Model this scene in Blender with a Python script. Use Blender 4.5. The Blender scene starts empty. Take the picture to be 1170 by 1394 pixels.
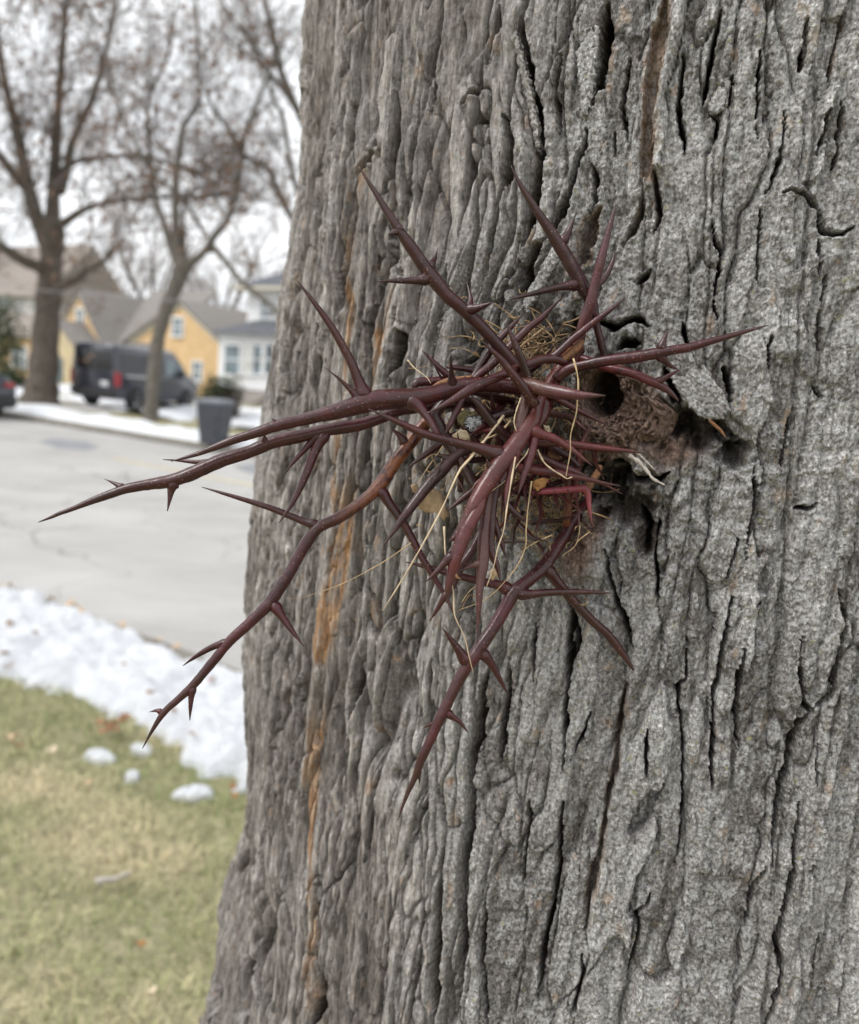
import bpy, bmesh, math, random
import numpy as np
from mathutils import Vector, Matrix
rnd = random.Random(7)
C = bpy.context.scene.collection

# ------------------------------------------------------------------ camera geometry
FPX, EYE = 1081.0, 1.5
PITCH, ROLL = math.radians(8.9), math.radians(5.0)
cF = np.array([0, math.cos(PITCH), -math.sin(PITCH)])
_R0 = np.array([1.0, 0, 0]); _U0 = np.array([0, math.sin(PITCH), math.cos(PITCH)])
cR = math.cos(ROLL)*_R0 + math.sin(ROLL)*_U0
cU = -math.sin(ROLL)*_R0 + math.cos(ROLL)*_U0
cO = np.array([0, 0, EYE])
def ray(x, y): return cF + cR*((x-585)/FPX) - cU*((y-697)/FPX)
def at(x, y, depth): return cO + ray(x, y)*depth
def ground(x, y, z=0.0):
    d = ray(x, y); return cO + d*((z-EYE)/d[2])
# road frame: u runs along the street, n away from the camera across it
RU = np.array([0.848, -0.530]); RN = np.array([0.530, 0.848])
def un(u, n, z=0.0):
    p = RU*u + RN*n; return (p[0], p[1], z)
def to_un(p): return float(np.dot(p[:2], RU)), float(np.dot(p[:2], RN))
def at_n(x, y, n):
    """(u, z) of the point seen at a pixel on the vertical plane n = const"""
    d = ray(x, y); t = n/float(np.dot(d[:2], RN)); p = cO + d*t
    return float(np.dot(p[:2], RU)), float(p[2])

cam_d = bpy.data.cameras.new('camera'); cam = bpy.data.objects.new('camera', cam_d); C.objects.link(cam)
M = Matrix([[float(cR[i]), float(cU[i]), float(-cF[i]), float(cO[i])] for i in range(3)]+[[0, 0, 0, 1]])
cam.matrix_world = M
cam_d.sensor_fit = 'HORIZONTAL'; cam_d.sensor_width = 36.0; cam_d.lens = 36.0*FPX/1170
cam_d.clip_start = 0.01; cam_d.clip_end = 2000
cam_d.dof.use_dof = True; cam_d.dof.focus_distance = 0.355; cam_d.dof.aperture_fstop = 9.6
cam_d.dof.aperture_blades = 0
bpy.context.scene.camera = cam

# ------------------------------------------------------------------ tagging and mesh helpers
def tag(o, label=None, cat=None, group=None, kind=None):
    if label: o['label'] = label
    if cat: o['category'] = cat
    if group: o['group'] = group
    if kind: o['kind'] = kind
    return o
def empty(name, loc, label, cat, group=None, rz=0.0):
    o = bpy.data.objects.new(name, None); C.objects.link(o)
    o.location = loc; o.rotation_euler = (0, 0, rz); o.empty_display_size = 0.1
    return tag(o, label, cat, group)
class MB:
    def __init__(s): s.v = []; s.f = []; s.smooth = []
    def add(s, vs, fs, smooth=True):
        b = len(s.v); s.v += [tuple(float(c) for c in p) for p in vs]
        s.f += [tuple(b+i for i in f) for f in fs]; s.smooth += [smooth]*len(fs); return b
    def box(s, c, d, rz=0.0):
        x, y, z = d[0]/2, d[1]/2, d[2]/2; ca, sa = math.cos(rz), math.sin(rz)
        vs = []
        for dz in (-z, z):
            for dx, dy in ((-x, -y), (x, -y), (x, y), (-x, y)):
                vs.append((c[0]+dx*ca-dy*sa, c[1]+dx*sa+dy*ca, c[2]+dz))
        s.add(vs, [(3,2,1,0),(4,5,6,7),(0,1,5,4),(1,2,6,5),(2,3,7,6),(3,0,4,7)], False)
    def hexa(s, b4, t4):
        s.add(list(b4)+list(t4), [(3,2,1,0),(4,5,6,7),(0,1,5,4),(1,2,6,5),(2,3,7,6),(3,0,4,7)], False)
    def prism(s, poly, off):
        """polygon (3-D points) extruded by a vector"""
        n = len(poly); off = np.array(off, float); top = [np.array(p, float)+off for p in poly]
        s.add(list(poly)+top, [tuple(range(n-1, -1, -1)), tuple(range(n, 2*n))] +
              [(i, (i+1) % n, n+(i+1) % n, n+i) for i in range(n)], False)
    def tube(s, pts, rad, seg=8, cap=True, rough=0.0, seed=0):
        pts = np.array(pts, float); n = len(pts)
        T = np.gradient(pts, axis=0); T /= np.maximum(np.linalg.norm(T, axis=1), 1e-9)[:, None]
        ref = np.array([0.31, 0.17, 0.93]); 
        if abs(np.dot(ref, T[0])) > 0.9: ref = np.array([0.93, 0.2, 0.1])
        N = ref - T[0]*np.dot(ref, T[0]); N /= np.linalg.norm(N)
        vs = []; rr = random.Random(seed)
        for i in range(n):
            N = N - T[i]*np.dot(N, T[i]); N /= max(np.linalg.norm(N), 1e-9)
            B = np.cross(T[i], N)
            for k in range(seg):
                a = 2*math.pi*k/seg; r = rad[i]*(1+rough*(rr.random()-0.5))
                vs.append(pts[i] + (N*math.cos(a)+B*math.sin(a))*r)
        fs = [(i*seg+k, i*seg+(k+1) % seg, (i+1)*seg+(k+1) % seg, (i+1)*seg+k) for i in range(n-1) for k in range(seg)]
        if cap:
            fs.append(tuple(range(seg-1, -1, -1))); fs.append(tuple((n-1)*seg+k for k in range(seg)))
        return s.add(vs, fs, True)
    def build(s, name, m, parent=None):
        me = bpy.data.meshes.new(name); me.from_pydata(s.v, [], s.f)
        me.polygons.foreach_set('use_smooth', s.smooth); me.materials.append(m); me.update()
        o = bpy.data.objects.new(name, me); C.objects.link(o)
        if parent is not None:
            o.parent = parent; o.matrix_parent_inverse = parent_inv(parent)
        return o
def parent_inv(p):
    return p.matrix_basis.inverted() if p.parent is None else Matrix.Identity(4)
def local_build(mb, name, m, parent):
    """vertices already given in the parent's own space"""
    o = mb.build(name, m); o.parent = parent; return o
def bevel(o, w, seg=2):
    b = o.modifiers.new('bevel', 'BEVEL'); b.width = w; b.segments = seg; b.limit_method = 'ANGLE'; return o
def catmull(P, per=6):
    P = np.array(P, float)
    if len(P) == 2: 
        t = np.linspace(0, 1, per+1)[:, None]; return P[0]*(1-t)+P[1]*t
    Q = np.vstack([2*P[0]-P[1], P, 2*P[-1]-P[-2]]); out = []
    for i in range(1, len(Q)-2):
        for k in range(per):
            t = k/per; a, b, c, d = Q[i-1], Q[i], Q[i+1], Q[i+2]
            out.append(0.5*((2*b)+(-a+c)*t+(2*a-5*b+4*c-d)*t*t+(-a+3*b-3*c+d)*t**3))
    out.append(P[-1]); return np.array(out)

# ------------------------------------------------------------------ numpy noise
_g = np.random.default_rng(11)
_ang = _g.random((256, 256))*2*np.pi
_GX, _GY = np.cos(_ang).astype(np.float32), np.sin(_ang).astype(np.float32)
def noise(x, y, seed=0):
    x = np.asarray(x, np.float32)+seed*17.31; y = np.asarray(y, np.float32)+seed*9.73
    xi = np.floor(x).astype(np.int32); yi = np.floor(y).astype(np.int32)
    fx = x-xi; fy = y-yi
    ux = fx*fx*fx*(fx*(fx*6-15)+10); uy = fy*fy*fy*(fy*(fy*6-15)+10)
    x0 = xi & 255; x1 = (xi+1) & 255; y0 = yi & 255; y1 = (yi+1) & 255
    a = _GX[x0, y0]*fx+_GY[x0, y0]*fy; b = _GX[x1, y0]*(fx-1)+_GY[x1, y0]*fy
    c = _GX[x0, y1]*fx+_GY[x0, y1]*(fy-1); d = _GX[x1, y1]*(fx-1)+_GY[x1, y1]*(fy-1)
    return ((a*(1-ux)+b*ux)*(1-uy)+(c*(1-ux)+d*ux)*uy)*1.5
def fbm(x, y, o=3, seed=0):
    r = 0; a = 1.0
    for k in range(o): r = r + a*noise(x*2**k, y*2**k, seed+k*3); a *= 0.5
    return r
def sstep(a, b, x):
    t = np.clip((x-a)/(b-a), 0, 1); return t*t*(3-2*t)
# ------------------------------------------------------------------ materials
class NT:
    def __init__(s, name):
        s.m = bpy.data.materials.new(name); s.m.use_nodes = True
        s.t = s.m.node_tree; s.b = s.t.nodes['Principled BSDF']; s.L = s.t.links.new
    def n(s, kind, **kw):
        x = s.t.nodes.new(kind)
        for k, v in kw.items(): setattr(x, k, v)
        return x
    def coord(s, scale=(1, 1, 1)):
        c = s.n('ShaderNodeTexCoord'); mp = s.n('ShaderNodeMapping'); mp.inputs['Scale'].default_value = scale
        s.L(c.outputs['Object'], mp.inputs['Vector']); return mp.outputs['Vector']
    def noise(s, vec, scale, detail=4, rough=0.55):
        x = s.n('ShaderNodeTexNoise'); x.inputs['Scale'].default_value = scale
        x.inputs['Detail'].default_value = detail; x.inputs['Roughness'].default_value = rough
        if vec is not None: s.L(vec, x.inputs['Vector'])
        return x.outputs['Fac']
    def voro(s, vec, scale, out='Distance', feature='F1'):
        x = s.n('ShaderNodeTexVoronoi'); x.feature = feature; x.inputs['Scale'].default_value = scale
        s.L(vec, x.inputs['Vector']); return x.outputs[out]
    def ramp(s, fac, stops):
        r = s.n('ShaderNodeValToRGB'); e = r.color_ramp.elements
        while len(e) < len(stops): e.new(0.5)
        for i, (p, c) in enumerate(stops):
            e[i].position = p; e[i].color = (c if len(c) == 4 else tuple(c)+(1,)) if hasattr(c, '__len__') else (c, c, c, 1)
        s.L(fac, r.inputs['Fac']); return r.outputs['Color']
    def mix(s, fac, a, b, mode='MIX'):
        x = s.n('ShaderNodeMix', data_type='RGBA', blend_type=mode)
        for sock, v in ((x.inputs[0], fac), (x.inputs[6], a), (x.inputs[7], b)):
            if hasattr(v, 'is_linked') or hasattr(v, 'links'): s.L(v, sock)
            elif hasattr(v, '__len__'): sock.default_value = tuple(v)+(1,) if len(v) == 3 else v
            else: sock.default_value = v
        return x.outputs[2]
    def math(s, op, a, b=None, clamp=False):
        x = s.n('ShaderNodeMath', operation=op, use_clamp=clamp)
        for i, v in enumerate((a, b)):
            if v is None: continue
            if hasattr(v, 'links'): s.L(v, x.inputs[i])
            else: x.inputs[i].default_value = v
        return x.outputs[0]
    def bump(s, h, dist, strength=1.0, prev=None):
        x = s.n('ShaderNodeBump'); x.inputs['Distance'].default_value = dist; x.inputs['Strength'].default_value = strength
        s.L(h, x.inputs['Height'])
        if prev is not None: s.L(prev, x.inputs['Normal'])
        return x.outputs['Normal']
    def fin(s, col=None, rough=None, nrm=None, spec=None):
        if col is not None:
            if hasattr(col, 'links'): s.L(col, s.b.inputs['Base Color'])
            else: s.b.inputs['Base Color'].default_value = tuple(col)+(1,)
        if rough is not None:
            if hasattr(rough, 'links'): s.L(rough, s.b.inputs['Roughness'])
            else: s.b.inputs['Roughness'].default_value = rough
        if nrm is not None: s.L(nrm, s.b.inputs['Normal'])
        if spec is not None: s.b.inputs['Specular IOR Level'].default_value = spec
        return s.m
def simple(name, col, rough=0.6, var=0.25, scale=3.0, spec=0.4, bump=0.0, stretch=(1, 1, 1), metal=0.0):
    """procedural material: one hue with uneven tone and a light relief"""
    t = NT(name); v = t.coord(stretch); nz = t.noise(v, scale, 5)
    c = np.array(col)
    rc = t.ramp(nz, [(0.3, tuple(c*(1-var))), (0.7, tuple(np.minimum(c*(1+var), 0.95)))])
    nrm = t.bump(nz, bump) if bump else None
    t.b.inputs['Metallic'].default_value = metal
    return t.fin(rc, rough, nrm, spec)

def bark_material():
    t = NT('honey_locust_bark')
    v = t.coord(); vs = t.coord((1, 1, 0.22)); vm = t.coord((1, 1, 0.5))
    at_ = t.n('ShaderNodeVertexColor', layer_name='bark'); sep = t.n('ShaderNodeSeparateColor')
    t.L(at_.outputs['Color'], sep.inputs['Color'])
    crev, orange, lich, brown = sep.outputs['Red'], sep.outputs['Green'], sep.outputs['Blue'], at_.outputs['Alpha']
    fib = t.noise(vs, 420, 6, 0.62)          # stringy fibres
    fib2 = t.noise(t.coord((1, 1, 0.12)), 900, 4, 0.65)
    mid = t.noise(vm, 55, 5, 0.6)
    grain = t.noise(t.coord((1, 1, 0.65)), 640, 5, 0.66)          # crusty grains
    grain2 = t.noise(v, 1300, 3, 0.6)
    cells = t.voro(v, 520)
    cells2 = t.voro(vm, 900)
    # grey bark, stringy on the left, crusty where lichen grows
    fibc = t.ramp(fib, [(0.28, (0.078, 0.070, 0.066)), (0.44, (0.215, 0.200, 0.190)), (0.58, (0.345, 0.327, 0.313)), (0.74, (0.57, 0.55, 0.53))])
    grc = t.ramp(grain, [(0.30, (0.065, 0.061, 0.059)), (0.43, (0.21, 0.203, 0.20)), (0.55, (0.36, 0.351, 0.346)), (0.68, (0.70, 0.692, 0.685))])
    fibc = t.mix(0.75, fibc, t.ramp(fib2, [(0.3, (0.62, 0.60, 0.59)), (0.68, (1.4, 1.38, 1.36))]), 'MULTIPLY')
    lf = t.math('MULTIPLY', lich, 1.0, True)
    base = t.mix(lf, fibc, grc)
    midc = t.ramp(mid, [(0.25, (0.55, 0.53, 0.515)), (0.5, (0.97, 0.965, 0.96)), (0.75, (1.30, 1.30, 1.29))])
    base = t.mix(0.8, base, midc, 'MULTIPLY')
    tn = t.n('ShaderNodeAttribute', attribute_name='tone')
    base = t.mix(1.0, base, t.ramp(tn.outputs['Fac'], [(0.15, (0.58, 0.555, 0.54)), (0.5, (0.95, 0.94, 0.935)), (0.85, (1.26, 1.26, 1.255))]), 'MULTIPLY')
    # grey-green and yellowish lichen flecks
    lm = t.noise(v, 95, 4, 0.65)
    lmask = t.math('MULTIPLY', t.ramp(lm, [(0.43, 0.0), (0.55, 1.0)]), lich)
    lsp = t.ramp(t.noise(v, 480, 3, 0.6), [(0.45, 0.0), (0.58, 0.9)])
    lmask = t.math('MULTIPLY', lmask, lsp)
    base = t.mix(t.math('MULTIPLY', lmask, 0.7), base, (0.47, 0.478, 0.472))
    ym = t.ramp(t.noise(v, 230, 2, 0.5), [(0.70, 0.0), (0.74, 1.0)])
    ym = t.math('MULTIPLY', t.math('MULTIPLY', ym, lich), 0.55)
    base = t.mix(ym, base, (0.30, 0.29, 0.10))
    # pinkish-tan rubbed spots
    tm = t.ramp(t.noise(vm, 130, 3, 0.5), [(0.64, 0.0), (0.72, 0.55)])
    base = t.mix(tm, base, (0.40, 0.29, 0.21))
    # exposed orange inner bark
    oc = t.ramp(t.noise(vs, 260, 5, 0.6), [(0.30, (0.13, 0.07, 0.04)), (0.48, (0.34, 0.19, 0.095)), (0.68, (0.50, 0.37, 0.25))])
    om = t.math('MULTIPLY', orange, t.ramp(t.noise(vs, 150, 4, 0.65), [(0.37, 0.03), (0.51, 1.0)]))
    base = t.mix(om, base, oc)
    # decayed brown wood round the knot
    bc = t.ramp(grain, [(0.3, (0.042, 0.023, 0.017)), (0.48, (0.140, 0.080, 0.058)), (0.70, (0.36, 0.235, 0.175))])
    base = t.mix(t.math('MULTIPLY', brown, 0.9), base, bc)
    # brown old wood inside the fissures, with crevice shade painted into its colour
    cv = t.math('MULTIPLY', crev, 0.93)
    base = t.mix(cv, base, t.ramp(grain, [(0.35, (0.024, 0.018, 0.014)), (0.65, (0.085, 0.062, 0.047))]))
    h1 = t.mix(lf, fib, t.mix(0.5, cells, grain))
    nrm = t.bump(fib2, 0.0016, 0.7, t.bump(h1, 0.0024, 0.9))
    nrm = t.bump(t.mix(0.5, grain2, cells2), 0.0007, 0.8, nrm)
    return t.fin(base, 0.92, nrm, 0.15)

def thorn_material(name, dark, light, tipdark=1.0):
    t = NT(name); v = t.coord()
    mid = t.noise(v, 70, 4, 0.6); fine = t.noise(v, 700, 3, 0.6)
    c = t.ramp(mid, [(0.3, dark), (0.7, light)])
    c = t.mix(0.5, c, t.ramp(fine, [(0.3, (0.6, 0.6, 0.6)), (0.7, (1.4, 1.35, 1.35))]), 'MULTIPLY')
    ring = t.noise(t.coord((1, 1, 1)), 190, 2, 0.5)
    c = t.mix(t.ramp(ring, [(0.58, 0.0), (0.7, 0.5)]), c, tuple(np.array(dark)*0.45))
    hue = t.ramp(t.noise(v, 24, 3, 0.6), [(0.42, 0.0), (0.62, 0.65)])
    c = t.mix(hue, c, tuple(np.array((dark[0]*1.9, dark[1]*3.0, dark[2]*1.7))))
    tp = t.n('ShaderNodeAttribute', attribute_name='tip')
    c = t.mix(t.math('MULTIPLY', tp.outputs['Fac'], 0.8), c, (0.042, 0.020, 0.017))
    sp = t.ramp(t.voro(v, 620), [(0.10, 1.0), (0.17, 0.0)])        # pale lenticels
    sp = t.math('MULTIPLY', sp, t.ramp(t.noise(v, 60, 2), [(0.44, 0.0), (0.58, 0.75)]))
    c = t.mix(sp, c, (0.42, 0.24, 0.2))
    st = t.n('ShaderNodeAttribute', attribute_name='stain')
    sm = t.math('MULTIPLY', st.outputs['Fac'], t.ramp(t.noise(v, 240, 4, 0.6), [(0.38, 0.0), (0.55, 1.0)]))
    c = t.mix(t.math('MULTIPLY', sm, 0.8), c, (0.24, 0.085, 0.034))
    ro = t.n('ShaderNodeMapRange'); t.L(fine, ro.inputs[0]); ro.inputs[3].default_value = 0.22; ro.inputs[4].default_value = 0.42
    nrm = t.bump(t.mix(0.4, fine, t.noise(v, 260, 3)), 0.0006, 0.6)
    t.b.inputs['Coat Weight'].default_value = 0.22; t.b.inputs['Coat Roughness'].default_value = 0.16
    # grey scuffs and weathering
    gw = t.ramp(t.noise(t.coord((1, 1, 1)), 115, 5, 0.7), [(0.60, 0.0), (0.70, 0.45)])
    c = t.mix(gw, c, (0.10, 0.055, 0.05))
    return t.fin(c, ro.outputs[0], nrm, 0.32)

MT = {}
MT['bark'] = bark_material()
MT['thorn'] = thorn_material('maroon_thorn', (0.021, 0.0042, 0.0052), (0.066, 0.0115, 0.0145))
MT['thorn_red'] = thorn_material('red_thorn', (0.042, 0.0078, 0.0098), (0.120, 0.024, 0.027))
MT['thorn_bright'] = thorn_material('bright_red_thorn', (0.12, 0.018, 0.03), (0.27, 0.05, 0.07))
MT['thorn_dark'] = thorn_material('dark_thorn', (0.017, 0.0055, 0.0065), (0.054, 0.013, 0.016))
MT['thorn_mauve'] = thorn_material('mauve_brown_thorn', (0.043, 0.0125, 0.0145), (0.100, 0.033, 0.036))
MT['straw'] = simple('dry_straw', (0.42, 0.30, 0.165), 0.7, 0.3, 160)
MT['straw_pale'] = simple('pale_straw', (0.51, 0.40, 0.265), 0.7, 0.2, 160)
MT['straw_brown'] = simple('brown_stalk', (0.26, 0.135, 0.07), 0.7, 0.3, 160)
MT['leaf_tan'] = simple('tan_dead_leaf', (0.47, 0.335, 0.21), 0.75, 0.25, 220, bump=0.001)
MT['leaf_brown'] = simple('brown_dead_leaf', (0.24, 0.13, 0.065), 0.75, 0.3, 160, bump=0.001)
MT['leaf_orange'] = simple('orange_dead_leaf', (0.33, 0.165, 0.06), 0.75, 0.35, 220, bump=0.001)
MT['leaf_olive'] = simple('olive_dead_leaf', (0.30, 0.25, 0.12), 0.75, 0.35, 220, bump=0.001)
MT['leaf_pale'] = simple('pale_dead_leaf', (0.58, 0.47, 0.33), 0.75, 0.2, 220, bump=0.001)
MT['fluff'] = simple('white_fluff', (0.56, 0.57, 0.59), 0.95, 0.15, 300, 0.1, bump=0.001)
MT['greywood'] = simple('weathered_twig', (0.40, 0.36, 0.32), 0.85, 0.3, 200, 0.2, bump=0.001)
MT['litter'] = simple('fibrous_litter', (0.31, 0.215, 0.125), 0.9, 0.6, 300, 0.1)
MT['resin'] = simple('amber_bark_scale', (0.17, 0.08, 0.036), 0.7, 0.6, 330, 0.4, bump=0.001)
# ------------------------------------------------------------------ the honey locust in front: trunk
TR, TD, TAZ = 0.335, 0.715, math.radians(16.2)
TA = np.array([TD*math.sin(TAZ), TD*math.cos(TAZ)])
E0 = -TA/TD; E1 = np.array([-E0[1], E0[0]])
def px_sz(x, y):
    """pixel -> (arc length s from the facing line, height z) on the smooth trunk"""
    d = ray(x, y); a = d[0]**2+d[1]**2; b = -2*(d[0]*TA[0]+d[1]*TA[1]); c = TA@TA-TR**2
    disc = b*b-4*a*c
    t = (-b-math.sqrt(disc))/2/a if disc > 0 else -b/2/a
    P = cO+d*t; q = P[:2]-TA
    return TR*math.atan2(q@E1, q@E0), P[2]
def px_depth(x, y):
    d = ray(x, y); a = d[0]**2+d[1]**2; b = -2*(d[0]*TA[0]+d[1]*TA[1]); c = TA@TA-TR**2
    disc = max(b*b-4*a*c, 0); return (-b-math.sqrt(disc))/2/a
MPP = 0.00036     # metres per pixel on the bark

fine_s = np.arange(math.radians(-73)*TR, math.radians(27)*TR, 0.00066)
rest = np.linspace(math.radians(27)*TR, (2*math.pi-math.radians(73))*TR, 250)
S = np.concatenate([fine_s, rest[1:-1]])
Z = np.concatenate([np.linspace(0, 1.06, 76)[:-1], np.arange(1.06, 1.79, 0.00066), 1.79+np.cumsum(np.linspace(0.004, 0.09, 80))])
s2, z2 = np.meshgrid(S.astype(np.float32), Z.astype(np.float32))
# seam-free tiling is not needed: the seam is at the back of the trunk, blended below
period = 2*math.pi*TR

# silhouette offsets of the left edge (pixel trace)
edge = [(419,-40),(417,0),(410,150),(405,260),(391,340),(376,420),(365,500),(352,580),(345,660),(339,720),(334,800),(333,900),(335,1000),(334,1090),(332,1140),(312,1200),(296,1260),(284,1330),(278,1394),(272,1450)]
ez, eo, es = [], [], []
for x, y in edge:
    d = ray(x, y); t = (d[0]*TA[0]+d[1]*TA[1])/(d[0]**2+d[1]**2); P = cO+d*t; q = P[:2]-TA
    ez.append(P[2]); eo.append(np.hypot(*q)-TR); es.append(math.atan2(q@E1, q@E0)*TR)
o_ = np.argsort(ez); ez = np.array(ez)[o_]; eo = np.array(eo)[o_]; es0 = float(np.mean(es))
zlow = 1.5-0.2
off = np.interp(Z, ez, eo)
body = off.copy()
zb = np.interp(Z, [0, 0.25, 0.6, 1.06], [0.16, 0.10, 0.055, 0.03])
low = Z < ez[0]; off[low] = np.maximum(zb[low], eo[0]*0.9)
high = Z > ez[-1]; off[high] = eo[-1]-0.012*(Z[high]-ez[-1])
wl = np.exp(-((s2-es0)/0.085)**2)
_px0 = px_sz
def px_sz(x, y):
    """as above, on the trunk with its flaring left edge"""
    s, z = _px0(x, y); d = ray(x, y)
    for _ in range(4):
        R_ = TR+float(np.interp(z, ez, eo))*math.exp(-((s-es0)/0.085)**2)
        a = d[0]**2+d[1]**2; b = -2*(d[0]*TA[0]+d[1]*TA[1]); c = TA@TA-R_**2; disc = max(b*b-4*a*c, 0.0)
        P = cO+d*((-b-math.sqrt(disc))/2/a); q = P[:2]-TA; s, z = TR*math.atan2(q@E1, q@E0), float(P[2])
    return s, z
flare = np.interp(Z, [0, 0.2, 0.5, 1.0, 1.3, 5.6], [0.20, 0.11, 0.05, 0.012, 0, -0.11])
h = np.zeros_like(s2)
h += wl*(off-0.5*0)[:, None]+flare[:, None]*(1-wl)

# warped coordinates give ragged fissure edges and a flowing grain
ragged = sstep(px_sz(560, 700)[0], px_sz(780, 700)[0], s2)
wx = 0.0015*noise(s2*110, z2*26, 1)+0.0006*noise(s2*300, z2*75, 2)+ragged*(0.0006*noise(s2*420, z2*260, 16)+0.0004*noise(s2*900, z2*700, 13))
wz = 0.004*noise(s2*110, z2*45, 3)+ragged*(0.0012*noise(s2*170, z2*120, 14)+0.00035*noise(s2*450, z2*350, 15))
sw, zw = s2+wx, z2+wz
# bark flows diagonally above-left of the thorn cluster, round the knot
def px_blob(x, y, rx, ry, power=1.0):
    s0, z0 = px_sz(x, y); return np.exp(-(((s2-s0)/(rx*MPP))**2+((z2-z0)/(ry*MPP))**2)**power)
s_d, z_d = px_sz(700, 400)
diag = px_blob(690, 400, 130, 150)
sf = sw - 0.55*(z2-z_d)*diag
left = sstep(px_sz(800, 700)[0], px_sz(540, 700)[0], s2+0.012*noise(s2*40, z2*10, 64))       # 1 on the stringy left part
right = 1-left
rough = px_blob(850, 630, 190, 150)

# stringy ridges and furrows
n1 = noise(sf*46+1.0*noise(s2*12, z2*4, 5), zw*3.6, 4)
n2 = noise(sf*125, zw*7, 6)
n3 = noise(sf*30+0.9*noise(s2*9, z2*3, 7), zw*2.4, 8)
m1 = sstep(-0.25, 0.35, noise(s2*18, z2*7, 9))
furrow = np.exp(-(n1/0.10)**2)*(0.35+0.65*m1)
furrow3 = np.exp(-(n3/0.055)**2)
furrow2 = np.exp(-(n2/0.11)**2)
rid = 0.0022*np.tanh(n3*3)*0.6+0.0014*np.tanh(n1*4)*0.6+0.0005*n2
h += rid*(0.35+0.9*left)
h -= furrow*(0.0046*left+0.0012*right)+furrow3*(0.0075*left+0.0028*right)+furrow2*(0.0007*left+0.0004*right)
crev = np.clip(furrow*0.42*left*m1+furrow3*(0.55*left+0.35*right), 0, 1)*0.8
# plates, lumps and crust
h += 0.0018*fbm(s2*42, z2*12, 3, 20)*right+0.0015*fbm(s2*40, z2*4.0, 3, 21)*left
h += 0.0011*fbm(sf*120, zw*40, 3, 25)*right+0.0009*fbm(sf*140, zw*9, 3, 26)*left+0.0005*fbm(sf*430, zw*45, 2, 27)*left
lump = fbm(s2*150, z2*110, 3, 30)
h += lump*(0.0008*right+0.00022*left+0.0034*rough)+rough*0.0035*fbm(s2*75, z2*60, 2, 33)
fine = fbm(s2*420, z2*300, 2, 35)
h += fine*(0.00045*right+0.00018*left+0.0003*rough)
# broken horizontal flake edges
fl = noise(s2*34, z2*52+0.8*noise(s2*40, z2*20, 40), 41)
h += (0.0009*right+0.0005*left)*np.tanh(fl*9)*sstep(-0.1, 0.3, noise(s2*14, z2*11, 42))
# cross cracks in the crusty bark (thin, wandering)
cc = np.abs(noise(sw*70, zw*16, 44)); cm = sstep(0.15, 0.45, noise(s2*22, z2*9, 45))
thin = np.exp(-(cc/0.022)**2)*cm
h -= thin*0.0010*right; crev = np.maximum(crev, thin*0.25*right)

# long bark plates: stretched cells with their own height, tilt and edges
def cells(a, b, seed):
    g2 = np.random.default_rng(seed); jx = g2.random((64, 64)).astype(np.float32); jy = g2.random((64, 64)).astype(np.float32); hv = g2.random((64, 64)).astype(np.float32)
    ia = np.floor(a).astype(np.int32); ib = np.floor(b).astype(np.int32); F1 = np.full(a.shape, 9, np.float32); F2 = F1.copy(); hid = np.zeros(a.shape, np.float32); dxx = hid.copy()
    for di in (-1, 0, 1):
        for dj in (-1, 0, 1):
            ca_, cb_ = ia+di, ib+dj; m, k = ca_ & 63, cb_ & 63
            dx = ca_+jx[m, k]-a; dy = cb_+jy[m, k]-b; d = np.sqrt(dx*dx+dy*dy); near = d < F1
            F2 = np.where(near, F1, np.minimum(F2, d)); hid = np.where(near, hv[m, k], hid); dxx = np.where(near, dx, dxx); F1 = np.where(near, d, F1)
    return F1, F2-F1, hid, dxx
wv = 0.35*noise(s2*30, z2*9, 51)+0.16*noise(s2*120, z2*50, 52)
_, e1_, id1, dx1 = cells(sf*54+wv*1.3, zw*6.5+0.9*noise(s2*40, z2*12, 53), 5)
_, e2_, id2, dx2 = cells(sf*120+wv*1.6, zw*18+1.0*noise(s2*80, z2*30, 54), 6)
_, e3_, id3, dx3 = cells(sf*66+wv*1.2, zw*3.4+1.2*noise(s2*30, z2*8, 55), 7)
mk1 = sstep(-0.30, 0.25, noise(s2*20, z2*8, 56)); mk2 = sstep(-0.15, 0.35, noise(s2*26, z2*14, 57))
pl = (id1-0.5)*0.0036-dx1*0.0052*np.sign(id1-0.32)*(0.4+np.abs(id1-0.32))+0.0015*sstep(0, 0.4, e1_)
h += pl*(0.55+0.45*right)
h += ((id2-0.5)*0.0017-dx2*0.0020*np.sign(id2-0.32)*(0.4+np.abs(id2-0.32))+0.0007*sstep(0, 0.45, e2_))*(0.10+0.60*right)
h += ((id3-0.5)*0.0042-dx3*0.0050*np.sign(id3-0.4)*(0.4+np.abs(id3-0.4))+0.0014*sstep(0, 0.25, e3_))*left
g1 = np.exp(-(e1_/(0.055+0.03*wv))**2)*mk1; g2_ = np.exp(-(e2_/0.075)**2)*mk2; g3 = np.exp(-(e3_/0.052)**2)*(0.15+0.85*mk1)
cn3 = np.exp(-(e3_/0.020)**2)*mk1*left; cf3 = np.exp(-(n3/0.020)**2)*left*m1
h -= 0.0065*np.maximum(cn3, cf3)
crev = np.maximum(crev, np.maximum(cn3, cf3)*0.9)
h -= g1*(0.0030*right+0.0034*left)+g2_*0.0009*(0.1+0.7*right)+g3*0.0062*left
crev = np.maximum(crev, np.maximum(g1*(0.32*right+0.6*left), np.maximum(g3*0.7*left, g2_*0.15*right)))

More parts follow.
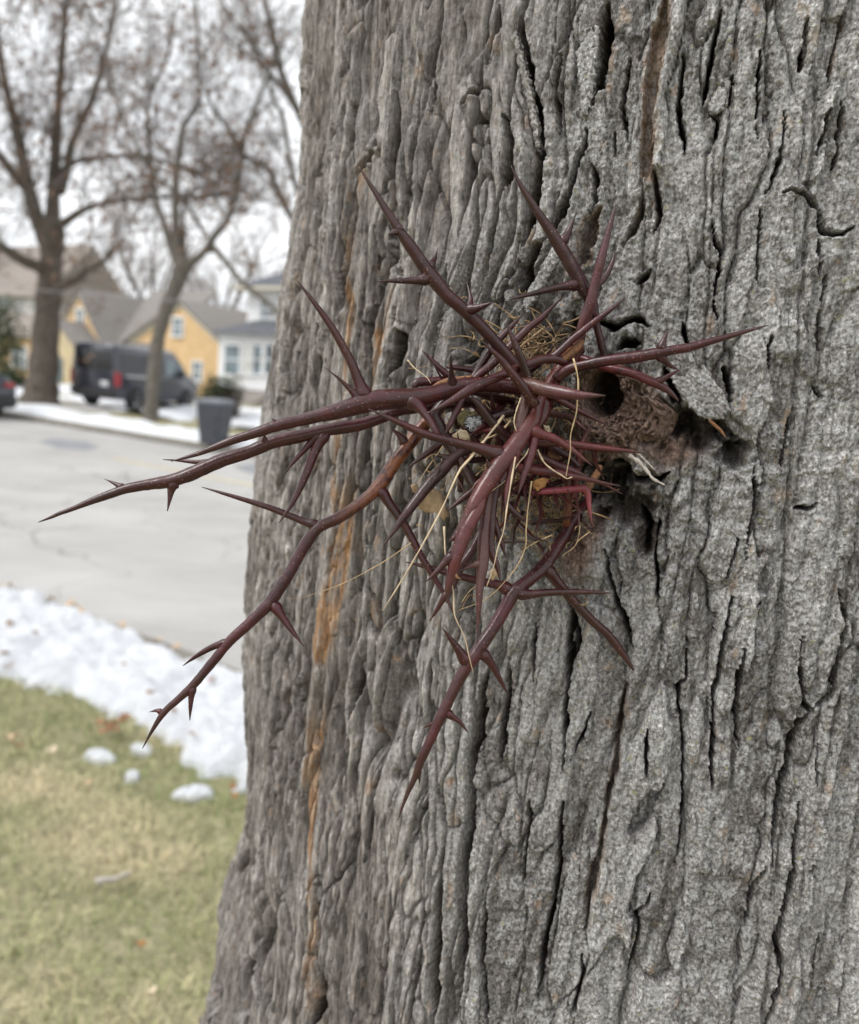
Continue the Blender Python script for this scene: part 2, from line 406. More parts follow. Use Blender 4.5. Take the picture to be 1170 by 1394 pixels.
# traced fissures: (width px, [(x, y), ...], brown interior 0..1)
FIS = [
 (8,[(452,-10),(460,65),(463,114),(465,162),(460,208),(455,260),(453,292),(449,357),(449,425),(444,470)],0.1),
 (8,[(472,225),(468,251),(462,315),(455,379),(450,431)],0.1),(7,[(494,130),(494,185),(482,210),(471,227),(467,276)],0),
 (11,[(579,30),(573,65),(567,104)],0),(6,[(577,108),(577,135)],0),
 (15,[(563,140),(556,190),(552,211),(550,240),(543,286)],0),(10,[(546,270),(544,300)],0),
 (5,[(660,-10),(656,39),(647,75)],0),(5,[(640,110),(634,120),(613,136)],0),
 (14,[(704,-12),(697,15),(696,32),(703,71),(713,107),(721,146),(728,190),(729,215),(725,240),(722,262),(709,310),(704,330)],0),
 (7,[(678,150),(684,175),(687,195),(683,227),(670,276),(663,308),(658,344),(655,372)],0),
 (3,[(624,201),(621,276),(611,328)],0),(8,[(782,200),(774,238),(764,272),(751,297),(738,323)],0),
 (11,[(811,277),(803,295),(797,318),(787,359)],0.8),(4,[(802,226),(807,267),(800,285)],0),
 (13,[(738,323),(722,346),(709,368),(704,395),(701,418)],0),(6,[(680,395),(669,415),(658,436)],0),(6,[(640,465),(628,482),(612,500)],0),
 (9,[(885,366),(874,380),(865,392)],0),(9,[(870,262),(864,290),(856,310),(848,330)],0.6),
 (11,[(818,-10),(816,30),(814,68),(808,113),(803,135)],0),(8,[(795,150),(791,191),(774,232)],0),
 (17,[(902,-10),(897,30),(893,51),(887,103),(881,154),(877,205),(879,233),(884,250)],1.0),
 (8,[(983,-10),(976,41),(969,92),(959,137)],0),(9,[(966,147),(977,160),(978,182)],0),(4,[(999,92),(997,120),(991,140)],0),
 (8,[(1109,10),(1104,60),(1099,85)],0.3),(6,[(1165,0),(1158,25),(1147,68),(1145,99)],0.7),(6,[(1157,130),(1153,160),(1149,200),(1145,235)],0),
 (3,[(1137,130),(1130,170),(1121,205)],0),(8,[(1068,257),(1085,254),(1098,260),(1115,268),(1124,280),(1129,304),(1146,310),(1172,307)],0),
 (5,[(1122,320),(1121,350),(1118,380)],0),(4,[(1041,270),(1037,325),(1032,380)],0),(5,[(1080,140),(1070,190),(1063,222),(1048,256)],0),
 (7,[(888,230),(892,260),(897,291),(888,310)],0.3),(4,[(974,300),(979,335),(982,345),(974,397)],0),(4,[(831,160),(833,200)],0),
 (5,[(992,495),(994,520),(996,550)],0),(5,[(1058,448),(1050,480),(1049,505)],0),(6,[(1082,568),(1075,600),(1070,622),(1063,642)],0),
 (5,[(1122,522),(1121,532),(1130,541)],0),(5,[(1086,703),(1100,696),(1112,688),(1120,680)],0),(4,[(1004,735),(1002,745),(991,782)],0),(4,[(974,400),(979,443)],0),
 (6,[(998,808),(992,851),(985,885),(983,928),(976,942),(974,1000),(968,1039),(970,1075)],0),
 (9,[(1148,800),(1155,843),(1148,875),(1140,906),(1130,945),(1108,972)],0),(9,[(1095,872),(1092,919),(1098,957),(1108,972),(1090,990),(1081,1026),(1070,1073),(1055,1132),(1047,1180)],0),
 (4,[(1116,1020),(1108,1070)],0),(7,[(1087,1095),(1077,1175),(1064,1226),(1051,1277),(1060,1307),(1051,1358),(1037,1400)],0),
 (7,[(1040,1182),(1026,1217),(1017,1262)],0),(4,[(937,870),(934,928),(923,941),(923,975),(930,1013),(930,1081),(927,1128),(918,1180)],0),
 (9,[(856,925),(842,987),(840,1039),(830,1081),(821,1149),(808,1196),(795,1266)],0.7),(6,[(790,1298),(796,1328),(782,1370)],0.2),
 (5,[(883,988),(881,1060)],0),(5,[(884,1205),(880,1225),(866,1239),(868,1269),(856,1330)],0.1),(3,[(1112,1265),(1098,1350)],0),
 (7,[(779,830),(774,902),(772,960),(769,1040)],0),(3,[(808,962),(795,995),(778,1030)],0),
 (9,[(668,900),(657,941),(649,1013),(644,1073),(640,1163),(636,1227),(635,1291),(633,1400)],0),
 (7,[(608,1155),(606,1206),(599,1313),(596,1400)],0),(4,[(589,1080),(569,1133),(550,1183)],0),
 (8,[(496,838),(484,928),(475,971),(471,1039),(475,1098)],0),(7,[(565,850),(567,915),(565,975)],0),(7,[(374,838),(368,907),(363,975)],0),
 (7,[(409,922),(411,1013),(417,1080)],0),(6,[(378,1020),(383,1075),(380,1120)],0),
 (17,[(334,1136),(326,1206),(325,1270),(325,1400)],0),(16,[(351,1155),(358,1206),(351,1283),(346,1400)],0),(12,[(373,1262),(362,1313),(368,1360)],0),
 (8,[(445,1185),(453,1283),(454,1355),(434,1400)],0),(4,[(586,1220),(577,1291),(575,1321),(568,1380)],0),
 (4,[(720,855),(724,930)],0),(5,[(722,1085),(720,1140),(713,1200)],0),(6,[(770,1090),(757,1206),(748,1262),(731,1360)],0),(7,[(484,1325),(489,1400)],0),
 (10,[(484,440),(489,500),(487,560),(485,607),(482,640),(479,668)],0),(13,[(536,448),(540,473),(532,495),(523,518)],0),(8,[(372,710),(373,794),(370,840),(372,896),(367,970)],0),
 (8,[(417,680),(410,729),(396,760)],0),(7,[(396,872),(395,905)],0),(6,[(510,700),(505,720),(494,740)],0),(7,[(500,810),(492,879),(485,948),(467,1018)],0),
 (8,[(414,918),(406,948),(413,1018)],0),(6,[(419,238),(414,275)],0),(8,[(491,408),(488,444),(482,480)],0),(5,[(493,300),(495,379)],0),
 (6,[(390,480),(389,530),(387,565)],0),(6,[(376,625),(372,650),(367,675)],0),(8,[(516,350),(528,362),(541,368)],0),(8,[(556,205),(557,251),(548,300),(533,345)],0),
 (5,[(433,0),(428,60),(431,110)],0),(6,[(525,120),(520,200),(512,262)],0),(5,[(598,360),(590,420),(580,470)],0),(6,[(432,440),(425,520),(418,600)],0),
 (5,[(640,560),(632,640),(640,700)],0),(5,[(545,700),(540,780),(530,850)],0),(6,[(690,900),(690,960),(682,1040)],0),(5,[(590,900),(583,980),(587,1050)],0),
 (6,[(520,1010),(510,1090),(500,1170)],0),(5,[(540,1200),(532,1290),(536,1370)],0),(6,[(405,1120),(400,1200),(408,1290)],0),(4,[(665,1200),(662,1300),(668,1390)],0),
 (5,[(1010,880),(1003,960),(1008,1030)],0),(4,[(900,700),(893,760),(899,820)],0),(5,[(1128,380),(1120,430),(1126,480)],0),(4,[(1040,60),(1034,120),(1038,180)],0),
 (5,[(930,60),(925,140),(932,200)],0),(6,[(752,60),(745,120),(752,170)],0.1),(4,[(848,60),(842,130),(848,180)],0),(4,[(1030,640),(1026,700),(1018,760)],0),
 (9,[(790,410),(800,432),(840,440),(872,436),(885,446)],0),(9,[(838,470),(845,465),(870,462)],0),(8,[(775,430),(768,470),(772,500)],0.3),
 (7,[(955,505),(940,470),(930,440)],0),(9,[(905,500),(915,530),(925,550)],0),(8,[(830,620),(850,640),(890,655),(915,640)],0),(9,[(880,760),(885,720),(870,700)],0),
 (8,[(860,880),(850,830),(830,790),(822,760)],0),(6,[(775,820),(790,870),(780,900)],0),
]
carve = np.zeros_like(s2); brown_in = np.zeros_like(s2)
def seg_dist(p, q, rmax):
    """index window and distance / parameter of the warped grid to one segment"""
    i0 = np.searchsorted(S, min(p[0], q[0])-rmax-0.003); i1 = np.searchsorted(S, max(p[0], q[0])+rmax+0.003)
    j0 = np.searchsorted(Z, min(p[1], q[1])-rmax-0.005); j1 = np.searchsorted(Z, max(p[1], q[1])+rmax+0.005)
    if i1 <= i0 or j1 <= j0: return None
    sl = (slice(j0, j1), slice(i0, i1)); X = sw[sl]-p[0]; Y = zw[sl]-p[1]
    dx, dy = q[0]-p[0], q[1]-p[1]; L2 = dx*dx+dy*dy+1e-12
    t = np.clip((X*dx+Y*dy)/L2, 0, 1); return sl, np.hypot(X-t*dx, Y-t*dy), t
for wpx, pts, br in FIS:
    P = np.array([px_sz(x, y) for x, y in pts])
    dep = np.mean([px_depth(x, y) for x, y in pts]); mpp = dep/FPX
    n = len(P); cum = np.concatenate([[0], np.cumsum(np.linalg.norm(np.diff(P, axis=0), axis=1))]); cum /= cum[-1]
    cosv = 1.0
    sm = np.mean(P[:, 0]); ang = abs(sm/TR+0.28)
    wid = wpx*mpp*0.50/max(math.cos(min(ang, 1.2)), 0.45)
    lf_ = float(sstep(0.02, -0.08, sm)); wid *= 1+0.45*lf_
    D = min(0.0060+2.8*wid, 0.0190)*(1+0.25*lf_)*(1-0.5*br)
    for i in range(n-1):
        r = seg_dist(P[i], P[i+1], wid*2.2)
        if r is None: continue
        sl, d, t = r; tt = cum[i]+(cum[i+1]-cum[i])*t
        w = wid*(0.30+0.70*np.minimum(1, np.minimum(tt, 1-tt)*5.0))*(1+0.50*noise(s2[sl]*60, z2[sl]*24, 50)+ragged[sl]*(0.35*noise(s2[sl]*140, z2[sl]*110, 59)+0.22*noise(s2[sl]*420, z2[sl]*330, 58)))
        k = sstep(1.10, 0.45, d/w)
        carve[sl] = np.maximum(carve[sl], (k*D+sstep(0.66, 0.26, d/w)*0.010*(1-br))*np.minimum(1, w/wid+0.15))
        if br: brown_in[sl] = np.maximum(brown_in[sl], sstep(1.7, 0.6, d/w)*br)
        # the lips of a fissure stand slightly proud
        lip = np.exp(-((d/w-1.9)/0.7)**2)*0.0010*np.minimum(1, wid/0.0015)
        h[sl] = np.maximum(h[sl], h[sl]+lip*(carve[sl] < 0.0005))
h -= carve
h -= 0.0055*np.exp(-((s2-es0)/0.11)**2)
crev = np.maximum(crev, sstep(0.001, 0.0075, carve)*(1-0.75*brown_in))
# pits, the knot hole with its raised ring, the overhanging plate
brown = np.zeros_like(s2)
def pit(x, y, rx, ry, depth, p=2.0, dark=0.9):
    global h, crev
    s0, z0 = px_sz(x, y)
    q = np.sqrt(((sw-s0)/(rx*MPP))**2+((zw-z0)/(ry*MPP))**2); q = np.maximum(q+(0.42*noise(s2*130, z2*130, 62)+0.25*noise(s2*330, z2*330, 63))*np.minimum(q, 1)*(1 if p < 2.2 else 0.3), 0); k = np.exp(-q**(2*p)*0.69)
    h = h-depth*k; crev = np.maximum(crev, k*dark)  # hollow is carved and its shade also painted into the bark colour
s0, z0 = px_sz(836, 560)
q = np.sqrt(((sw-s0)/(58*MPP))**2+((zw-z0)/(56*MPP))**2)
ring = np.exp(-((q-0.72)/0.34)**2)
h += 0.002*np.exp(-(q/1.5)**2)
brown = np.maximum(brown, 0.7*sstep(1.25, 0.95, q+0.2*noise(s2*160, z2*160, 61)))
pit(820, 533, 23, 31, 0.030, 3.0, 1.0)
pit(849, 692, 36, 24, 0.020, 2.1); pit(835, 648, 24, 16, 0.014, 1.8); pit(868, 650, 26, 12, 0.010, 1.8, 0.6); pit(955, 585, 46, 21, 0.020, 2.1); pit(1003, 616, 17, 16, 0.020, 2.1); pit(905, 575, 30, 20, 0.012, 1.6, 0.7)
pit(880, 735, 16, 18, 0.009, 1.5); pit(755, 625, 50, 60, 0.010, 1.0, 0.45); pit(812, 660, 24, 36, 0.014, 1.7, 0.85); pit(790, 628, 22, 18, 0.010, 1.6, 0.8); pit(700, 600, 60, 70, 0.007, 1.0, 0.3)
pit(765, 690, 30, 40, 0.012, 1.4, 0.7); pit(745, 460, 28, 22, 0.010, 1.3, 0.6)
h += 0.003*px_blob(935, 500, 40, 40, 1.6)
for x, y, rx, ry in ((785,745,26,52),(800,720,22,26),(770,700,26,30),(915,610,38,26)):
    brown = np.maximum(brown, 0.9*px_blob(x, y, rx, ry, 1.5))
h += 0.006*px_blob(785, 750, 22, 45, 1.4)

# the buttress at the lower left stands apart behind a deep groove
BT = np.array([px_sz(x, y) for x, y in ((338,1105),(335,1150),(331,1200),(328,1260),(326,1330),(326,1420))])
gd = np.full_like(s2, 9.0)
for i in range(len(BT)-1):
    r = seg_dist(BT[i], BT[i+1], 0.03)
    if r is None: continue
    sl, d, t = r; gd[sl] = np.minimum(gd[sl], d)
zf_ = sstep(BT[0][1]+0.01, BT[0][1]-0.06, z2)
h -= 0.024*np.exp(-(gd/0.0055)**2)*zf_; crev = np.maximum(crev, 0.9*np.exp(-(gd/0.004)**2)*zf_)
# exposed orange inner bark
orange = np.zeros_like(s2)
STR = [(12,[(503,440),(503,462),(506,475),(500,510),(498,540)],0.95),(7,[(462,300),(458,360),(462,413),(457,482),(458,560)],0.85),(11,[(470,680),(462,740),(452,790)],0.8),
 (10,[(448,560),(446,657),(458,736),(447,831)],0.75),(22,[(470,640),(461,736),(449,800),(447,831),(434,880),(430,905)],1.0),(14,[(437,948),(433,1016),(429,1060),(428,1116),(436,1200),(441,1313),(446,1380)],0.85),
 (6,[(535,895),(536,905)],0.9),(5,[(512,985),(511,1005)],0.8),(7,[(505,1050),(502,1085)],0.6),(6,[(616,1055),(616,1075)],0.9),(8,[(521,380),(523,430),(520,470)],0.35),
 (6,[(560,60),(553,85),(548,100)],0.4),(6,[(710,150),(712,175)],0.5),(7,[(475,210),(473,260)],0.55),(6,[(1120,60),(1117,20)],0.35),(6,[(508,800),(514,870)],0.5),(7,[(483,700),(486,790)],0.35)]
for wpx, pts, a in STR:
    P = np.array([px_sz(x, y) for x, y in pts]); wid = wpx*MPP*1.25; nP = len(P)-1
    for i in range(len(P)-1):
        r = seg_dist(P[i], P[i+1], wid*2)
        if r is None: continue
        sl, d, t = r
        orange[sl] = np.maximum(orange[sl], sstep(1.3, 0.55, d/wid+0.55*noise(s2[sl]*190, z2[sl]*35, 70))*a*np.minimum(1, 0.1+2.2*np.minimum((i+t)/nP, 1-(i+t)/nP)*min(nP, 3)))
orange = np.maximum(orange, brown_in*0.75)
orange *= (1-0.8*np.clip(crev, 0, 1))

lich = np.clip(right*0.9+0.1+0.35*noise(s2*10, z2*8, 80), 0, 1)
lich = np.clip(np.maximum(lich, diag*0.9), 0, 1)*(1-brown*0.8)
# close the seam at the back and calm the far side
back = sstep(period/2+period*0.14, period-math.radians(73)*TR-0.002, np.where(s2 < 0, s2+period, s2))
hh = h
# average the two seam columns
wS = sstep(math.radians(-60)*TR, math.radians(-73)*TR, s2)
seam = 0.5*(hh[:, :1]+hh[:, -1:])
wE = sstep(S[-1]-0.15, S[-1], s2)
hh = hh*(1-np.maximum(wS, wE)*0.0) + 0
dl = (seam-hh[:, :1])*sstep(S[0]+0.02, S[0], s2)+(seam-hh[:, -1:])*wE
hh = hh+dl
Rr = TR+hh; th = s2/TR
X = TA[0]+Rr*(np.cos(th)*E0[0]+np.sin(th)*E1[0]); Y = TA[1]+Rr*(np.cos(th)*E0[1]+np.sin(th)*E1[1])
nz_, ns_ = s2.shape
tree = empty('honey_locust_tree', (TA[0], TA[1], 0), 'big grey furrowed tree trunk in the foreground bearing a cluster of dark red branched thorns', 'tree')
co = np.stack([X-TA[0], Y-TA[1], z2], -1).reshape(-1, 3).astype(np.float32)
ii = np.arange(nz_*ns_).reshape(nz_, ns_); nxt = np.roll(ii, -1, axis=1)
quads = np.stack([ii[:-1], nxt[:-1], nxt[1:], ii[1:]], -1).reshape(-1, 4)
me = bpy.data.meshes.new('trunk')
me.vertices.add(len(co)); me.vertices.foreach_set('co', co.ravel())
me.loops.add(quads.size); me.loops.foreach_set('vertex_index', quads.ravel().astype(np.int32))
me.polygons.add(len(quads)); me.polygons.foreach_set('loop_start', np.arange(0, quads.size, 4, dtype=np.int32))
me.polygons.foreach_set('use_smooth', np.ones(len(quads), dtype=bool))
me.update(calc_edges=True)
ca = me.color_attributes.new('bark', 'FLOAT_COLOR', 'POINT')
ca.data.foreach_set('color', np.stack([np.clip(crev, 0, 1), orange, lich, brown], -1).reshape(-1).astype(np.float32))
tone = np.clip(0.5+0.42*(id1-0.5)*(0.4+0.6*right)+0.5*(id3-0.5)*left+0.28*(id2-0.5)*right+0.30*fbm(s2*16, z2*9, 3, 85), 0, 1)
ta_ = me.attributes.new('tone', 'FLOAT', 'POINT'); ta_.data.foreach_set('value', tone.ravel().astype(np.float32))
me.materials.append(MT['bark'])
trunk = bpy.data.objects.new('trunk', me); C.objects.link(trunk); trunk.parent = tree
def surf_depth(x, y):
    """camera depth of the real bark surface at a pixel"""
    s, z = px_sz(x, y); j = int(np.clip(np.searchsorted(Z, z), 0, nz_-1)); i = int(np.clip(np.searchsorted(S, s), 0, ns_-1))
    return px_depth(x, y)-float(hh[j, i])
# raised woody lip round the knot hole
def trunk_pt(s, z, out):
    th_ = s/TR; r_ = TR+out; q_ = TA+r_*(math.cos(th_)*E0+math.sin(th_)*E1); return np.array([q_[0]-TA[0], q_[1]-TA[1], z])
def base_h(s, z):
    return float(hh[int(np.clip(np.searchsorted(Z, z), 0, nz_-1)), int(np.clip(np.searchsorted(S, s), 0, ns_-1))])
def bark_attr(me_, n, rgba, tn):
    a = me_.color_attributes.new('bark', 'FLOAT_COLOR', 'POINT'); a.data.foreach_set('color', np.tile(np.array(rgba, np.float32), n))
    b = me_.attributes.new('tone', 'FLOAT', 'POINT'); b.data.foreach_set('value', np.full(n, tn, np.float32))
ci, co_ = (820, 534), (838, 562); KA, KT = 150, 44; vs = []
hs_, hz_ = px_sz(*ci); hm = base_h(*px_sz(880, 530))
for j in range(KT):
    t_ = j/(KT-1)
    for k in range(KA):
        a = 2*math.pi*k/KA; rw = 1+0.13*math.sin(3*a+1)+0.07*math.sin(7*a)+0.05*math.sin(11*a+2)
        ix, iy = ci[0]+22*math.cos(a)*(1+0.05*math.sin(5*a)), ci[1]+30*math.sin(a); ox, oy = co_[0]+73*rw*math.cos(a), co_[1]+68*rw*math.sin(a)
        x_, y_ = ix+(ox-ix)*t_, iy+(oy-iy)*t_; s_, z_ = px_sz(x_, y_)
        pr_ = np.interp(t_, [0, 0.06, 0.16, 0.36, 0.58, 0.80, 1.0], [-0.022, -0.004, 0.0030, 0.0062, 0.0052, 0.0012, -0.005])
        if math.sin(a) < -0.2: pr_ *= 0.62
        w_ = 1 if t_ > 0.05 else 0
        n_ = float(fbm(np.array([x_*0.030+9*t_*0]), np.array([y_*0.030]), 3, 101)[0])*0.0036+float(fbm(np.array([x_*0.11]), np.array([y_*0.11]), 3, 102)[0])*0.0021
        n_ += -0.0026*math.exp(-(float(noise(np.array([a*2.2]), np.array([t_*9.0]), 103)[0])/0.10)**2)*w_
        vs.append(trunk_pt(s_, z_, hm-0.0015+pr_+n_*w_))
mb = MB(); mb.add(vs, [(j*KA+k, j*KA+(k+1) % KA, (j+1)*KA+(k+1) % KA, (j+1)*KA+k) for j in range(KT-1) for k in range(KA)])
o = local_build(mb, 'knot_lip', MT['bark'], tree); bark_attr(o.data, len(vs), (0.0, 0.0, 0.35, 0.92), 0.40)
# bark plate overhanging the hollow on the right of the knot, and a few lifted flakes
def inside(poly, x, y):
    c = False; n = len(poly)
    for i in range(n):
        (x0, y0), (x1, y1) = poly[i], poly[(i+1) % n]
        if (y0 > y) != (y1 > y) and x < (x1-x0)*(y-y0)/(y1-y0)+x0: c = not c
    return c
def edge_d(poly, x, y):
    m = 1e9; n = len(poly)
    for i in range(n):
        p, q = np.array(poly[i], float), np.array(poly[(i+1) % n], float); d = q-p; t = np.clip(np.dot((x, y)-p, d)/np.dot(d, d), 0, 1); m = min(m, float(np.hypot(*(np.array((x, y))-p-t*d))))
    return m
def flake(poly, lift0, lift1, axis, step=1.6, tn=0.62, lc=0.95, fib=0.0010):
    """a loose bark flake: outline in pixels, lifted from lift0 to lift1 metres along an axis, with solid edges"""
    P = np.array(poly, float); c = P.mean(0); ax = np.array(axis, float); ax /= np.linalg.norm(ax); pr = (P-c)@ax; idx = {}; vs = []; fs = []
    x0, y0 = P.min(0)-3; x1, y1 = P.max(0)+3; nx, ny = int((x1-x0)/step), int((y1-y0)/step)
    for j in range(ny):
        for i in range(nx):
            x, y = x0+i*step, y0+j*step; wx_ = x+2.2*float(noise(np.array([x*0.16]), np.array([y*0.16]), 110)[0]); wy_ = y+2.2*float(noise(np.array([x*0.16]), np.array([y*0.16]), 111)[0])
            if inside(poly, wx_, wy_):
                k = ((x, y)-c)@ax; f = (k-pr.min())/(pr.max()-pr.min()); al = (x-c[0])*ax[1]-(y-c[1])*ax[0]
                e = min(edge_d(poly, wx_, wy_)/5.0, 1); s_, z_ = px_sz(x, y)
                l = base_h(*px_sz(*(c-ax*(pr.max()-pr.min())*0.45)))+lift0+(lift1-lift0)*f**1.3
                l += fib*float(fbm(np.array([al*0.14]), np.array([k*0.018]), 3, 112)[0])+0.0006*float(fbm(np.array([x*0.2]), np.array([y*0.2]), 2, 113)[0])-0.0022*(1-e)**2
                idx[(i, j)] = len(vs); vs.append(trunk_pt(s_, z_, l))
    seen = set(); best = []
    for k0 in idx:                      # one connected piece only
        if k0 in seen: continue
        comp = [k0]; seen.add(k0)
        for (i, j) in comp:
            for q in ((i+1, j), (i-1, j), (i, j+1), (i, j-1)):
                if q in idx and q not in seen: seen.add(q); comp.append(q)
        if len(comp) > len(best): best = comp
    keep = set(best); idx = {k: a for k, a in idx.items() if k in keep}
    for (i, j), a in idx.items():
        if (i+1, j) in idx and (i, j+1) in idx and (i+1, j+1) in idx: fs.append((a, idx[(i, j+1)], idx[(i+1, j+1)], idx[(i+1, j)]))
    used = sorted({a for f in fs for a in f}); rm = {a: k for k, a in enumerate(used)}; vs = [vs[a] for a in used]; fs = [tuple(rm[a] for a in f) for f in fs]
    mb = MB(); mb.add(vs, fs); o = local_build(mb, 'bark_flake', MT['bark'], tree); bark_attr(o.data, len(vs), (0, 0, lc, 0), tn)
    sd_ = o.modifiers.new('thickness', 'SOLIDIFY'); sd_.thickness = 0.0034; sd_.offset = -1
    return o
flake([(903,488),(912,474),(926,466),(942,470),(956,490),(972,514),(988,540),(994,558),(984,570),(966,573),(950,566),(936,554),(924,536),(912,514)], -0.001, 0.0075, (0.75, 0.66), tn=0.5)
flake([(985,560),(1000,545),(1018,560),(1034,590),(1046,604),(1030,606),(1012,600),(994,584)], 0.001, 0.004, (0.6, 0.8))
flake([(776,62),(800,20),(812,20),(808,90),(803,130),(796,152),(786,156),(782,110)], 0.0005, 0.0045, (0.1, 1.0))
flake([(966,128),(984,92),(998,86),(999,110),(990,138),(978,147),(966,146)], 0.001, 0.0045, (0.1, 1.0))
flake([(690,20),(702,60),(716,110),(727,170),(727,205),(716,190),(706,140),(692,80),(684,40)], 0.0005, 0.0040, (1.0, -0.2), tn=0.55, lc=0.5)
flake([(708,408),(738,352),(768,300),(782,282),(784,300),(762,350),(734,400),(716,428)], 0.0005, 0.0035, (0.5, 0.8), tn=0.62)
flake([(1100,20),(1150,0),(1160,14),(1148,60),(1138,98),(1118,110),(1106,90)], 0.0005, 0.0035, (0.0, 1.0))
flake([(778,1160),(792,1166),(788,1240),(772,1330),(758,1352),(752,1300),(764,1220)], 0.0005, 0.0030, (-0.3, 1.0))
# limbs above the picture
mb = MB()
for a, l in ((0.4, 2.6), (2.5, 3.0), (4.4, 2.4)):
    p = [(0.06*math.cos(a), 0.06*math.sin(a), Z[-1]-0.35)]
    for k in range(1, 7): p.append((0.06*math.cos(a)+l*0.75*(k/6)**1.3*math.cos(a+0.05*k), 0.06*math.sin(a)+l*0.75*(k/6)**1.3*math.sin(a+0.05*k), Z[-1]-0.35+l*1.1*k/6))
    mb.tube(catmull(p, 4), np.linspace(0.17, 0.03, 25), 10)
local_build(mb, 'limb', MT['bark'], tree)
# ------------------------------------------------------------------ branched thorns growing out of the trunk
def resample(P, n):
    P = np.array(P, float); d = np.concatenate([[0], np.cumsum(np.linalg.norm(np.diff(P[:, :2], axis=0), axis=1))])
    t = np.linspace(0, d[-1], n); return np.stack([np.interp(t, d, P[:, k]) for k in range(P.shape[1])], 1)
THORN_ID = [0]
def world_pts(Q): return np.array([at(q[0], q[1], q[2]) for q in Q])
def thorn(mat, pts, depth, spikes=(), label=None, stain=None, seg=14, blunt=False, swell=1.0):
    """pts: (x, y, thickness in pixels); depth: camera depth(s) in cm from first to last point"""
    THORN_ID[0] += 1; rr = random.Random(THORN_ID[0])
    P = np.array(pts, float); n0 = len(P)
    cum = np.concatenate([[0], np.cumsum(np.linalg.norm(np.diff(P[:, :2], axis=0), axis=1))]); L = cum[-1]; cum /= L
    dd = np.interp(cum, np.linspace(0, 1, len(depth)), np.array(depth)/100.0)
    Q = catmull(np.column_stack([P[:, 0], P[:, 1], dd, P[:, 2]]), 8)
    Q = resample(Q, max(16, int(L/5)))
    t = np.linspace(0, 1, len(Q)); ph = rr.random()*50
    # faint wander and knobbly thickness
    Q[:, 3] *= 1+0.045*noise(t*L/17+ph, t*0+ph, 90)+0.03*noise(t*L/7+ph, t*0, 91)
    Q[:, :2] += 0.8*np.stack([noise(t*L/40+ph, t*0, 92), noise(t*L/40+ph, t*0+5, 93)], 1)*np.sin(t*math.pi)[:, None]
    W = world_pts(Q); R = np.maximum(Q[:, 3], 0.7)*0.5*Q[:, 2]/FPX*swell
    mb = MB(); mb.tube(W, R, seg, rough=0.05, seed=THORN_ID[0])
    o = mb.build('thorn', MT[mat], tree)
    if label: o['label'] = label
    def tip_attr(ob, tt_, sg):
        a_ = ob.data.attributes.new('tip', 'FLOAT', 'POINT'); a_.data.foreach_set('value', np.repeat(sstep(0.72, 1.0, tt_), sg).astype(np.float32))
    tip_attr(o, t, seg)
    if stain:
        a = o.data.attributes.new('stain', 'FLOAT', 'POINT')
        val = np.repeat(np.interp(t, [s[0] for s in stain], [s[1] for s in stain]), seg)
        a.data.foreach_set('value', val.astype(np.float32))
    for sp in spikes:
        spts, dia, dz = sp[:3]; smat = sp[3] if len(sp) > 3 else mat
        S_ = np.array(spts, float); k = int(np.argmin(np.hypot(Q[:, 0]-S_[0, 0], Q[:, 1]-S_[0, 1])))
        S_[0] = 0.35*S_[0]+0.65*Q[k, :2]
        c = np.concatenate([[0], np.cumsum(np.linalg.norm(np.diff(S_, axis=0), axis=1))]); Ls = c[-1]; c /= Ls
        q = catmull(np.column_stack([S_, Q[k, 2]+dz/100.0*c]), 8); q = resample(q, max(12, int(Ls/4)))
        tt = np.linspace(0, 1, len(q)); dist = tt*Ls
        # dia: thickness just clear of the stem, or a list of thicknesses
        prof = np.interp(tt, np.linspace(0, 1, len(dia)), dia) if hasattr(dia, '__len__') else dia*(1-tt**1.15)
        base = prof[0]; pr = Q[k, 3]
        fl = min(base*0.95, pr*0.55)*np.exp(-np.maximum(dist-pr*0.30, 0)/(pr*0.34))
        prof = np.maximum(prof, 0.7)+fl
        cap_ = pr*(0.62+0.40*np.minimum(1, dist/(pr*0.55)))
        prof = np.where(dist < pr*0.62, np.minimum(prof, cap_), prof)
        m2 = MB(); m2.tube(world_pts(q), prof*0.5*q[:, 2]/FPX, 12, rough=0.05, seed=rr.randint(0, 9999))
        tip_attr(m2.build('spike', MT[smat], o), tt, 12)
    return o

# long upper-left thorn
thorn('thorn', [(752,542,20),(700,527,20),(640,524,22),(604,533,22),(562,542,27),(511,545,28),(460,559,23),(430,567,18),(382,578,16),(352,588,14),(320,598,12),(290,610,9),(262,620,6),(233,628,1)],
      (37.0,36.0,35.2,34.6,34.2,34.0), [
  ([(500,542),(487,516),(480,497),(465,468),(448,440),(428,412),(404,381)], [15,14,12.5,11,9,6,1], -0.8),
  ([(492,545),(478,531),(460,514),(441,499)], 9, -0.6),
  ([(556,545),(570,553),(584,570),(597,592),(609,614)], [14,12,11,8,1], -1.2),
  ([(615,527),(614.5,505),(613.8,476)], 9, -1.4, 'thorn_dark'),
  ([(388,580),(380,577),(370,569.5)], 8, -0.2),
 ])
